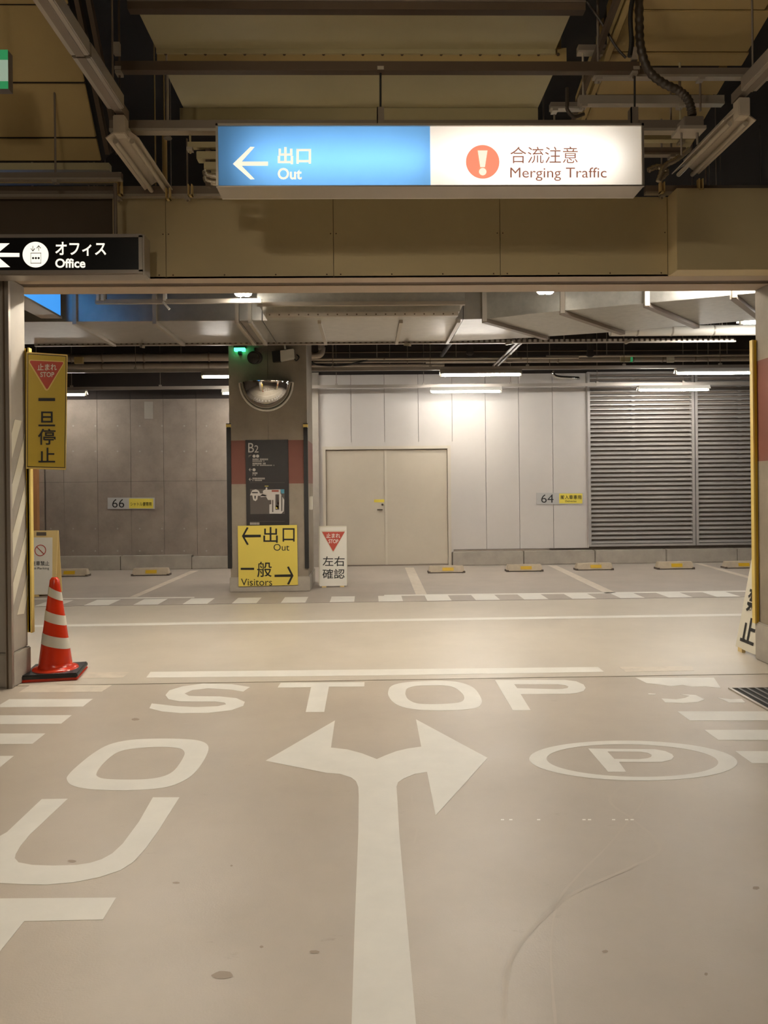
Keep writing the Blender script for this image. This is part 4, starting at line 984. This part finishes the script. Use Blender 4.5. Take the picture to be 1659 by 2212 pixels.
# left slanting duct, three sections with dark seams
def slant(u0, u1, v, Y):     # helper: point on edge
    return P(u0, v, Y), P(u1, v, Y)
ld_ = thing('ceiling_duct', 'tan slanting ceiling duct at the upper left', 'duct', (-3.5, 5.2, 3.7))
XE = -1.9
def yz(u, v): p = PX(u, v, XE); return p.y, p.z
edge = [yz(143, -8), yz(146.5, 9), yz(147.5, 12), yz(182, 177), yz(183, 181), yz(206.5, 296), yz(207.5, 300), yz(218, 347)]
for i, nm in ((0, 'duct_section'), (2, 'duct_section'), (4, 'duct_section'), (6, 'duct_section')):
    (y0, z0), (y1, z1) = edge[i], edge[i + 1]
    if i == 0: y0 -= 0.25; z0 += 0.3
    MB().extr([(XE, y0, z0), (XE, y1, z1), (XE, y1 + 0.35, z1 + 0.25), (XE, y0 + 0.35, z0 + 0.25)], (-3.6, 0, 0)).build(nm, 'duct_tan', ld_, bevel=0.004)
(y0, z0), (y1, z1) = edge[0], edge[7]
sub(MB().extr([(XE + 0.004, y0 + 0.02, z0), (XE + 0.004, y1 + 0.02, z1), (XE + 0.004, y1 + 0.4, z1 + 0.28), (XE + 0.004, y0 + 0.4, z0 + 0.28)], (-3.6, 0, 0)).build('duct_core', 'dark_and_shade', ld_), 'dark seam core')
for off in (0.055, 0.13): sub(MB().bar((XE + off, y0 - 0.1, z0 + 0.2), (XE + off, y1, z1 + 0.05), 0.03, 0.06).build('edge_strip', 'brown_steel', ld_), 'dark edge strip')
MB().box(XE - 3.6, XE + 0.05, y1 + 0.02, y1 + 0.08, P(100, 364, y1).z, P(100, 349, y1).z).build('flange', 'duct_cream', ld_)
MB().box(XE - 3.6, XE + 0.1, y1 + 0.05, y1 + 0.09, P(100, 390, y1).z, P(100, 372, y1).z).build('flange', 'duct_tan', ld_)
# right slanting duct
rd_ = thing('ceiling_duct', 'tan ceiling duct with stepped flanges at the upper right', 'duct', (2.6, 5.1, 4.0))
pa, pb = P(1346, 57, 4.75), P(1268, 253, 5.5)
XR0 = (pa.x + pb.x) / 2
def yz2(v):                       # slope in the y-z plane through both ends of the left edge
    s = (pb.z - pa.z) / (pb.y - pa.y); d = ray(1450, v)
    t = (pa.z - CAMZ - s * pa.y) / (d.z - s * d.y); return t * d.y, CAMZ + t * d.z
vs_ = [(-10, 21, 1690), (24, 112, 1640), (116, 143, 1610), (166, 205, 1560), (224, 262, 1530), (284, 322, 1500)]
for k, (va, vb_, ur) in enumerate(vs_):
    (y0, z0), (y1, z1) = yz2(va), yz2(vb_)
    if k == 0: y0 -= 0.3; z0 += 0.07
    xr = P(ur, (va + vb_) / 2, (y0 + y1) / 2).x
    MB().extr([(XR0, y0, z0), (XR0, y1, z1), (XR0, y1, z1 + 0.4), (XR0, y0, z0 + 0.4)], (xr - XR0, 0, 0)).build('duct_section', 'duct_tan', rd_, bevel=0.004)
(y0, z0), (y1, z1) = yz2(-10), yz2(322)
sub(MB().extr([(XR0 + 0.01, y0, z0 + 0.02), (XR0 + 0.01, y1, z1 + 0.02), (XR0 + 0.01, y1, z1 + 0.4), (XR0 + 0.01, y0, z0 + 0.4)], (0.75, 0, 0)).build('duct_core', 'dark_and_shade', rd_), 'dark seam core')
for off in (-0.03, -0.10): sub(MB().bar(pa + Vector((off, -0.3, 0.07)), pb + Vector((off, 0, 0)), 0.03, 0.05).build('edge_strip', 'duct_tan' if off > -0.05 else 'brown_steel', rd_), 'edge strip')
for x in (XR0 + 0.15, XR0 + 0.6):
    MB().tube([(x, 5.2, 4.45), (x, 5.2, 5.3)], 0.008, 6).build('hanger_rod', 'steel', rd_)
for o_, x in ((ld_, -2.3), (ld_, -3.4)): MB().tube([(x, 5.6, 4.1), (x, 5.6, 5.3)], 0.008, 6).build('hanger_rod', 'steel', o_)
for x in (-1.0, 0.8): MB().tube([(x, 5.6, 4.9), (x, 5.6, 5.3)], 0.01, 6).build('hanger_rod', 'steel', cdx)

# ================================================================== STRUTS AND RODS
def strut(u0, u1, v0, v1, Y, label, m='steel', depth=0.045, rods=(), nm='support_strut'):
    a = P(u0, v1, Y); b = P(u1, v1, Y); zt2 = P((u0 + u1) / 2, v0, Y).z; zb2 = P((u0 + u1) / 2, v1, Y).z
    t = thing(nm, label, 'strut', ((a.x + b.x) / 2, Y, zb2))
    h = zt2 - zb2
    MB().box(a.x, b.x, Y, Y + depth, zb2 + h * 0.25, zt2).build('channel', m, t)
    MB().box(a.x, b.x, Y - 0.004, Y + depth, zb2, zb2 + h * 0.25).build('lip', 'steel_lt' if m == 'steel' else m, t)
    for (u, vt) in rods:
        p = P(u, (v0 + v1) / 2, Y + depth / 2); top = 5.3 if vt is None else P(u, vt, Y + depth / 2).z
        MB().tube([(p.x, p.y, zb2 - 0.03), (p.x, p.y, top)], 0.007, 6).build('hanger_rod', m, t)
        MB().box(p.x - 0.018, p.x + 0.018, Y - 0.008, Y + depth, zb2 - 0.018, zb2).build('nut_plate', 'steel_lt', t)
    return t
YT = 4.80
us_ = strut(248, 1382, 132, 153, YT, 'long brown steel strut spanning above the big sign', 'brown_steel', 0.05, ((258, None), (1368, None)))
for (u, va, vb_) in ((252, 92, 118), (1370, 103, 130)):
    a, b = P(u - 6, va, YT), P(u + 7, vb_, YT)
    MB().box(a.x, b.x, YT - 0.01, YT + 0.02, b.z, a.z).build('turnbuckle', 'steel_lt', us_)
ls_ = strut(236, 1500, 259, 283, YT, 'long grey steel strut the big sign is fixed to', 'steel', 0.06)
for (u, va, vb_) in ((822, 153, 232), (1371, 153, 232), (258, 153, 234)):
    a, b = P(u, va, YT + 0.03), P(u, vb_, YT + 0.03)
    sub(MB().tube([a, b], 0.0065, 8).build('drop_rod', 'black', ls_), 'dark threaded drop rod')
    c, d = P(u - 8, vb_ - 1, YT - 0.01), P(u + 8, 268, YT - 0.01)
    sub(MB().box(c.x, d.x, YT - 0.012, YT, d.z, c.z).box(c.x, c.x + 0.006, YT - 0.012, YT + 0.05, d.z, c.z).build('bracket', 'steel', ls_), 'flat hanging bracket')
    MB().box(a.x - 0.02, a.x + 0.02, YT - 0.005, YT + 0.055, a.z - 0.01, a.z + 0.012).build('nut_plate', 'steel_lt', ls_)
for x in (P(600, 275, YT).x, P(1200, 275, YT).x): MB().bar((x, 4.70, px_z(268, YS) - 0.004), (x, 4.77, px_z(268, YS) - 0.004), 0.05, 0.03).build('sign_clamp', 'steel', ls_)
strut(-120, 480, 402, 425, 5.50, 'cable tray strut along the beam top at the left', 'steel', 0.04, ((405, 300), (257, 380)))
strut(1395, 1760, 400, 418, 5.50, 'cable tray strut along the beam top at the right', 'steel', 0.04, ((1525, 330), (1430, None)))
strut(-120, 262, 372, 388, 5.30, 'second cable strut above the Office sign', 'steel', 0.04, ((120, None),))
strut(1284, 1760, 146, 166, 4.85, 'steel strut under the right duct, second from the top', 'steel', 0.05, ((1292, None), (1512, 240)))
strut(1252, 1565, 205, 224, 4.95, 'pale steel strut under the right duct level with the drop rods', 'steel_lt', 0.05, ((1260, 115), (1468, 150)))
strut(1250, 1330, 96, 113, 4.98, 'short steel strut at the top right', 'steel', 0.05, ((1293, None),))
strut(1190, 1262, 220, 234, 5.0, 'short steel strut right of the cream duct', 'steel', 0.05, ((1197, 262),))
strut(1392, 1500, 290, 302, 5.0, 'short pale strut right of the big sign', 'duct_cream', 0.05, ((1470, None),))
strut(1392, 1482, 318, 334, 5.25, 'steel strut right of the big sign below the junction box', 'steel', 0.05, ((1450, None),))
strut(405, 478, 306, 318, 4.83, 'short pale strut left of the big sign', 'duct_cream', 0.04, ((411, 285),))
# clamps on the left tray
for (u, v0, v1) in ((257, 388, 420), (362, 405, 430), (410, 397, 422), (1515, 385, 410), (1432, 392, 415)):
    a, b = P(u - 5, v0, 5.40), P(u + 5, v1, 5.40); t = MB().box(a.x, a.x + 0.007, 5.40, 5.44, b.z, a.z).box(b.x - 0.007, b.x, 5.40, 5.44, b.z, a.z).box(a.x, b.x, 5.40, 5.44, b.z, b.z + 0.008)
    tag(t.build('tray_clamp', 'yellow_frame'), 'small zinc clamp on the cable tray ' + {257: 'above the Office sign', 362: 'at the end of the left lamp', 410: 'left of the big sign', 1515: 'under the right lamp', 1432: 'at the end of the right lamp'}[u], 'clamp')
# upright conduits left of the sign
for (u, va, vb_, r, lb) in ((355, 278, 418, 0.018, 'upright pale conduit left of the big sign'), (335, 283, 400, 0.006, 'thin upright rod beside the pale conduit')):
    a, b = P(u, va, 5.55), P(u, vb_, 5.55); tag(MB().tube([a, (a.x, a.y, b.z)], r, 10).tube([(a.x, a.y, a.z), (a.x, a.y, 5.3)], 0.005, 6).build('conduit', 'duct_tan'), lb, 'conduit')
# bracket stack and foil conduits peeking out left of the sign
bs = thing('bracket_stack', 'stacked brackets and foil conduits peeking out left of the big sign', 'bracket', P(450, 400, 4.83))
for (u0, u1, v0, v1, m) in ((424, 480, 326, 343, 'duct_cream'), (440, 480, 349, 365, 'duct_cream')):
    a, b = P(u0, v0, 4.83), P(u1, v1, 4.83); MB().box(a.x, b.x, 4.83, 4.90, b.z, a.z).build('bracket', m, bs, bevel=0.003)
for (v, r) in ((375, 0.022), (388, 0.018)):
    MB().tube(curve_pts([P(444, v - 6, 4.86), P(449, v + 4, 4.86), P(480, v + 8, 4.86), P(520, v + 8, 4.86)]), r, 10).build('foil_conduit', 'foil', bs)
MB().bar(P(450, 405, 4.86), P(450, 314, 4.86), 0.03, 0.03).build('upright', 'brown_steel', bs)
# junction box with ribbed conduit
jb = thing('junction_box', 'grey junction box hanging right of the big sign', 'junction box', P(1499, 276, 4.5))
a, b = P(1478, 250, 4.45), P(1521, 272, 4.45)
MB().box(a.x, b.x, 4.45, 4.56, b.z, a.z).build('box', 'steel', jb, bevel=0.004)
sub(MB().box(a.x - 0.03, b.x + 0.01, 4.44, 4.57, b.z - 0.02, b.z).build('base_plate', 'steel_lt', jb), 'pale base plate')
MB().tube([P(1472, 282, 4.5), P(1472, 335, 4.5)], 0.006, 6).build('drop_rod', 'steel', jb)
MB().tube([P(1506, 284, 4.5), P(1507, 312, 4.5)], 0.008, 6).build('drop_rod', 'steel', jb)
path = curve_pts([P(1380, -30, 4.5), P(1381, 40, 4.5), P(1384, 100, 4.5), P(1400, 150, 4.5), P(1430, 178, 4.5), P(1466, 196, 4.5), P(1486, 215, 4.5), P(1494, 240, 4.5), P(1495, 250, 4.5)], 14)
tag(MB().tube(path, [0.026 if (i // 2) % 2 else 0.0225 for i in range(len(path))], 10).build('flexible_conduit', 'rubber'), 'dark ribbed flexible conduit curving down to the junction box', 'conduit')
path = curve_pts([P(1372, -30, 4.45), P(1362, 30, 4.45), P(1364, 90, 4.45), P(1360, 122, 4.45)], 8)
tag(MB().tube(path, 0.014, 8).build('cable', 'black'), 'black cable dropping beside the flexible conduit', 'cable')
path = curve_pts([P(1267, 2, 4.8), P(1300, 50, 4.8), P(1330, 100, 4.8), P(1352, 125, 4.8)], 8)
tag(MB().tube(path, 0.008, 8).build('cable', 'rubber'), 'thin dark cable slanting from the duct support to the strut', 'cable')
path = curve_pts([P(1400, 368, 5.1), P(1422, 360, 5.1), P(1440, 372, 5.1), P(1424, 388, 5.1)], 6)
tag(MB().tube(path, [0.02 if i % 2 else 0.016 for i in range(len(path))], 10).build('foil_conduit', 'foil'), 'small silver conduit loop at the right end of the big sign', 'conduit')
path = curve_pts([P(1490, 322, 5.05), P(1460, 345, 5.05), P(1435, 360, 5.05), P(1422, 392, 5.05)], 8)
tag(MB().tube(path, [0.019 if i % 2 else 0.0165 for i in range(len(path))], 10).build('foil_conduit', 'foil'), 'ribbed grey conduit curving down beside the right lamp', 'conduit')
path = curve_pts([P(1225, 225, 5.0), P(1226, 238, 5.0), P(1240, 252, 5.0), P(1262, 246, 5.0)], 8)
tag(MB().tube(path, 0.012, 8).tube([P(1225, 225, 5.0), P(1225, 190, 5.0)], 0.012, 8).build('cable', 'rubber'), 'short dark cable loop right of the cream duct', 'cable')
a = P(362, 284, 5.3)
tag(MB().tube([(a.x, a.y, 5.3), (a.x, a.y, a.z - 0.03)], 0.012, 8).lathe((a.x, a.y, a.z - 0.05), [(0.028, 0), (0.03, 0.006), (0.012, 0.02)], 12).build('sprinkler', 'alu'), 'small ceiling sprinkler head left of the sign', 'sprinkler')
# glowing box standing in for an exit sign's reflection at the left edge
ex_ = thing('exit_reflection', 'green and white box standing in for a reflected exit sign at the left frame edge', 'sign', P(0, 195, 4.6))
a, b = P(-60, 108, 4.6), P(18, 192, 4.6); zc1 = P(0, 130, 4.6).z; zc2 = P(0, 176, 4.6).z
MB().box(a.x, b.x, 4.60, 4.66, b.z, a.z).build('casing', 'steel', ex_)
for (z0, z1, m, nm) in ((zc1, a.z, 'exit_green', 'green_band'), (zc2, zc1, 'exit_white', 'white_band'), (b.z, zc2, 'exit_green', 'green_band')):
    MB().box(a.x, b.x, 4.596, 4.60, z0, z1).build(nm, m, ex_)
MB().tube([((a.x + b.x) / 2, 4.63, a.z), ((a.x + b.x) / 2, 4.63, 5.3)], 0.008, 6).build('hanger_rod', 'steel', ex_)

# ================================================================== DUCTS OVER THE LANE
ZL = 3.13
def gl(u, v): return G(u, v, ZL)
ldk = thing('lane_duct', 'galvanised rectangular duct over the left of the lane', 'duct', (-2, 8.5, ZL))
yn, yf = gl(300, 694).y, gl(300, 742).y
cuts = [-300, 158, 333, 516, 566]
for i in range(4):
    a, b = gl(cuts[i], 692).x, gl(cuts[i + 1], 692).x
    MB().box(a + 0.003, b - 0.003, yn, yf, ZL, ZL + 0.55).build('duct_section', 'galv', ldk, bevel=0.004)
for u in (158, 333, 512, 540):
    x = gl(u, 692).x
    MB().box(x - 0.02, x + 0.02, yn - 0.035, yn, ZL - 0.035, ZL + 0.55).build('flange', 'steel_lt', ldk)
    MB().box(x - 0.02, x + 0.02, yn, yf, ZL - 0.035, ZL).build('flange', 'steel_lt', ldk)
cdk = thing('lane_duct', 'galvanised duct with stepped front above the middle pillar', 'duct', (0.3, 8.5, ZL))
a, b = gl(566, 690).x, gl(1000, 690).x; b_c = b
MB().box(a, b, yn, yf, ZL, ZL + 0.5).build('duct_section', 'galv', cdk)
xa_, xb_ = P(560, 650, 7.6).x, P(1000, 650, 7.6).x
MB().box(xa_, xb_, 7.45, yn, P(780, 652, 7.45).z, P(780, 600, 7.45).z).build('duct_front', 'galv_face', cdk)
MB().box(xa_ + 0.03, xb_ - 0.03, 7.62, yn, P(780, 674, 7.62).z, P(780, 640, 7.62).z).build('duct_front', 'galv_face', cdk)
MB().box(xa_, xb_, 7.43, 7.47, P(780, 659, 7.43).z, P(780, 651, 7.43).z).build('flange', 'steel_lt', cdk)
f = MB().box(xa_ + 0.06, xb_ - 0.05, 7.6, 7.65, P(780, 683, 7.6).z, P(780, 674, 7.6).z).build('flange', 'steel_lt', cdk)
g = MB()
for k in range(20): g.disc((xa_ + 0.1 + (xb_ - xa_ - 0.2) * k / 19, 7.598, P(780, 679, 7.6).z), (0.008, 0, 0), (0, 0, 0.008), 8)
g.build('bolt_head', 'brown_steel', f, kind='stuff')
for u in (690, 866, 990):
    x = gl(u, 692).x; MB().box(x - 0.018, x + 0.018, yn, yf, ZL - 0.035, ZL).build('flange', 'steel_lt', cdk)
rdk = thing('lane_duct', 'angled galvanised duct over the right of the lane', 'duct', (2.5, 8, ZL))
near = [(1046, 689), (1214, 671), (1396, 655), (1584, 637), (1760, 622)]
far = [(1180, 727), (1345, 716), (1505, 702), (1650, 690), (1800, 678)]
for i in range(4):
    q = [gl(*near[i]), gl(*near[i + 1]), gl(*far[i + 1]), gl(*far[i])]
    MB().extr(q, (0, 0, 0.6)).build('duct_section', 'galv_face', rdk, bevel=0.004)
for i in range(4):
    a, b = gl(*near[i]), gl(*far[i]); dz = Vector((0, 0, -0.018))
    MB().bar(a + dz, b + dz, 0.06, 0.04).build('flange', 'steel', rdk)
    MB().bar(a + Vector((0, -0.015, -0.03)), a + Vector((0, -0.015, 0.6)), 0.045, 0.03).build('flange', 'steel_lt', rdk)
q = [Vector((b_c + 0.006, yn, ZL)), gl(1044, 689), gl(1176, 728), Vector((b_c + 0.006, yf, ZL))]
MB().extr(q, (0, 0, 0.5)).build('duct_section', 'galv', rdk)
for o_, x, y in ((ldk, -3.0, 8.6), (ldk, -1.2, 8.6), (cdk, 0.0, 8.6), (cdk, 1.0, 8.6), (rdk, 2.0, 8.3), (rdk, 3.4, 7.9)):
    MB().tube([(x, y, ZL + 0.45), (x, y, 5.3)], 0.01, 6).build('hanger_rod', 'steel', o_)
# perforated channel under the far duct edge
YC = yf + 0.03
pc = thing('perforated_channel', 'long slotted steel channel along the far edge of the lane ducts', 'channel', (0.5, YC, px_z(742, YC)))
x0, x1 = P(74, 740, YC).x, P(1590, 728, YC).x; z1, z0 = px_z(735, YC), px_z(743, YC)
MB().box(x0, x1, YC, YC + 0.04, z0, z0 + 0.014).build('channel', 'alu', pc)
MB().box(x0, x1, YC + 0.01, YC + 0.04, z0 + 0.014, z1).build('channel', 'joint', pc)
g = MB(); n = 130
for k in range(n): x = x0 + (x1 - x0) * k / n; g.box(x, x + (x1 - x0) / n * 0.55, YC, YC + 0.01, z0 + 0.014, z1)
g.build('slot_web', 'alu', pc, kind='stuff')
for x in (-3.2, -1.4, 0.6, 2.4, 4.2): MB().tube([(x, YC + 0.02, z1), (x, YC + 0.02, 5.3)], 0.006, 6).build('hanger_rod', 'steel', pc)
for (u, v) in ((308, 746), (880, 742), (1100, 737), (1358, 730)):
    p = P(u, v, YC - 0.02); tag(MB().bar(Vector((p.x - 0.03, YC + 0.02, z0 - 0.004)), p + Vector((0.03, -0.06, -0.03)), 0.03, 0.03).build('clamp', 'steel_lt'), {308: 'small clamp under the slotted channel at the left', 880: 'small clamp under the slotted channel above the double door', 1100: 'small clamp under the slotted channel beside the crossing conduits', 1358: 'small clamp under the slotted channel below the round duct'}[u], 'clamp')
# round spiral duct at the right
p0, p1 = P(1318, 715, 9.0), P(1800, 712, 9.0)
rdd = thing('spiral_duct', 'pale round duct beneath the angled duct at the right', 'duct', (3.5, 9.0, p0.z - 0.06))
MB().tube([p0, (p1.x, 9.0, p0.z)], 0.062, 20).build('duct_pipe', 'white_metal', rdd)
for u in (1375, 1450, 1540): x = P(u, 715, 9.0).x; MB().tube([(x - 0.01, 9.0, p0.z), (x + 0.01, 9.0, p0.z)], 0.066, 20).build('collar', 'alu', rdd)
for u in (1340, 1560): x = P(u, 715, 9.0).x; MB().tube([(x, 9.0, p0.z), (x, 9.0, 5.3)], 0.006, 6).build('hanger_rod', 'steel', rdd)
# lane rail with small clips at left
lr = thing('lane_rail', 'thin grey rail before the left lane duct', 'rail', P(380, 655, 7.3))
a, b = P(205, 651, 7.3), P(565, 647, 7.3)
MB().box(a.x, b.x, 7.3, 7.34, a.z - 0.02, a.z + 0.02).build('channel', 'steel_lt', lr)
for u in (212, 222, 356): 
    p = P(u, 645, 7.3); MB().box(p.x - 0.012, p.x + 0.012, 7.28, 7.34, p.z - 0.02, p.z + 0.06).build('clip', 'white_metal', lr)
for x in (a.x + 0.1, b.x - 0.2): MB().tube([(x, 7.32, a.z), (x, 7.32, 5.3)], 0.006, 6).build('hanger_rod', 'steel', lr)
MB().bar(P(352, 652, 7.28), P(366, 668, 7.28), 0.02, 0.02).build('clip_arm', 'white_metal', lr)
# side lightbox behind the left pillar: face towards +x
Xs = PX(131, 683, -3.1).x; e0 = PX(131, 683, Xs); 
bx = thing('hanging_sign', 'plain blue lit side of a hanging sign behind the left pillar', 'sign', (Xs, e0.y - 0.8, e0.z - 0.05))
MB().box(Xs - 0.2, Xs - 0.004, e0.y - 1.9, e0.y + 0.012, e0.z - 0.02, e0.z + 0.45).build('casing', 'alu', bx)
sub(MB().box(Xs - 0.004, Xs, e0.y - 1.88, e0.y, e0.z, e0.z + 0.43).build('sign_face', 'blue_box', bx), 'glowing blue face')
MB().box(Xs - 0.004, Xs + 0.01, e0.y - 1.9, e0.y + 0.012, e0.z - 0.02, e0.z).build('frame_edge', 'alu', bx)
for y in (e0.y - 1.4, e0.y - 0.4): MB().tube([(Xs - 0.1, y, e0.z + 0.45), (Xs - 0.1, y, 5.3)], 0.01, 6).build('hanger_rod', 'steel', bx)

# ================================================================== PIPES AT THE FAR WALL
def pipe(u0, u1, v, Y, rpx, label, m='pipe_insul', collars=(), nm='ceiling_pipe', hang=True):
    p = P((u0 + u1) / 2, v, Y); xa2, xb2 = px_x(u0, Y, v), px_x(u1, Y, v); r = rpx * Y / F
    t = thing(nm, label, 'pipe', ((xa2 + xb2) / 2, Y, p.z - r))
    MB().tube([(xa2, Y, p.z), (xb2, Y, p.z)], r, 14).build('pipe', m, t)
    for u in collars:
        x = px_x(u, Y, v); MB().tube([(x - 0.012, Y, p.z), (x + 0.012, Y, p.z)], r * 1.08 + 0.003, 14).build('collar', 'steel', t)
    if hang:
        n = max(2, int((xb2 - xa2) / 2.2))
        for k in range(n):
            x = xa2 + (xb2 - xa2) * (k + 0.5) / n; MB().tube([(x, Y, p.z + r * 0.8), (x, Y, 5.3)], 0.006, 6).build('hanger_rod', 'steel', t)
pipe(-120, 560, 773, 12.3, 8.5, 'thick insulated pipe, upper one left of the middle pillar', collars=(155, 222, 312, 452))
pipe(-120, 560, 792, 12.5, 7.5, 'thick insulated pipe, lower one left of the middle pillar', collars=(222, 312, 452))
pipe(668, 1250, 774.5, 12.0, 2.6, 'thin pipe, topmost right of the middle pillar', 'steel_lt', (830, 1125))
pipe(640, 1100, 781, 12.3, 2.4, 'thin pipe just under the topmost one right of the pillar', 'steel_lt')
pipe(640, 960, 789.5, 12.2, 3.2, 'pale conduit above the white wall beside the pillar', 'pipe_insul')
pipe(920, 1700, 776, 12.6, 6.5, 'insulated pipe running right above the louvers', 'pipe_insul', (1100, 1205, 1367, 1430, 1500))
pipe(668, 1700, 797, 12.4, 4.0, 'dark pipe above the white wall', 'dark')
pipe(668, 1700, 758, 12.9, 1.5, 'very thin dark pipe high under the ceiling', 'brown_steel')
pipe(1180, 1700, 768, 12.2, 2.6, 'thin pale pipe over the louvers', 'steel_lt')
# pipe end curls beside the pillar
path = curve_pts([P(640, 768, 11.8), P(680, 768, 11.8), P(693, 764, 11.8), P(696, 750, 11.8), P(694, 735, 11.8), (P(694, 735, 11.8).x, 11.8, 5.3)], 6)
tag(MB().tube(path, 0.05, 12).build('pipe_bend', 'pipe_insul'), 'fat pipe bend emerging right of the middle pillar', 'pipe')
path = curve_pts([P(668, 774, 12.0), P(680, 786, 12.0), P(720, 790, 12.0), P(760, 786, 12.0), P(800, 775, 12.0)], 8)
tag(MB().tube(path, 0.014, 8).build('cable', 'black'), 'black cable sagging right of the middle pillar', 'cable')
# silver trap pipe above the plate wall
path = curve_pts([P(1195, 796, 13.2), P(1195, 808, 13.2), P(1203, 814, 13.2), P(1225, 816, 13.2), P(1247, 817, 13.25), P(1250, 817, 13.48)], 5)
tag(MB().tube(path, 0.03, 12).build('pipe_bend', 'chrome'), 'shiny bent pipe above the white panels', 'pipe')
# slanting conduit pair crossing under the ducts
sc_ = thing('conduit_pair', 'pair of slanting conduits crossing below the lane duct', 'conduit', P(1100, 760, 10.5))
for du in (0, 9): MB().tube([P(1125 + du, 733, 9.6), P(1066 + du, 790, 12.0)], 0.018, 10).build('conduit', 'steel', sc_)
MB().tube([P(980, 730, 9.6), P(954, 768, 11.6)], 0.03, 10).build('conduit', 'dark_and_shade', sc_)
for (u, v0, v1, Y) in ((1015, 736, 760, 11.5), (1275, 733, 764, 11.5)):
    path = [(P(u, v1, Y).x, Y, 5.3), P(u, v1, Y)]; tag(MB().tube(path, 0.05, 12).lathe(P(u, v1, Y) - Vector((0, 0, 0.05)), [(0.03, 0), (0.06, 0.02), (0.055, 0.06)], 12).build('drop_pipe', 'dark_and_shade'), 'dark drop pipe hanging behind the ducts, %s' % ('above the double door' if u < 1100 else 'above the louvers'), 'pipe')
# tags and boxes on the pipes
for (u0, u1, v0, v1, Y, m, lb) in ((160, 178, 771, 785, 12.15, 'duct_tan', 'small tan tag hung on the left pipes'), (1342, 1362, 770, 781, 12.45, 'duct_cream', 'cream tag on the pipe above the louvers'), (1362, 1367, 770, 781, 12.45, 'exit_green', 'tiny green tag on the pipe above the louvers'), (1443, 1457, 768, 782, 12.4, 'offwhite', 'small pale box on the pipe above the louvers'), (1094, 1107, 771, 782, 12.2, 'steel_lt', 'small pale box beside the slanting conduits')):
    a, b = P(u0, v0, Y), P(u1, v1, Y); tag(MB().box(a.x, b.x, Y, Y + 0.06, b.z, a.z).build('pipe_tag', m), lb, 'tag')
# added dark downstand, stands in for the shade on the upper left wall
struct(MB().box(XL, xa - 0.3, YW - 0.35, YW, px_z(838, YW - 0.35, 300), 5.3).build('trim_5', 'dark_and_shade'), 'dark downstand added in place of shade on the left far wall')
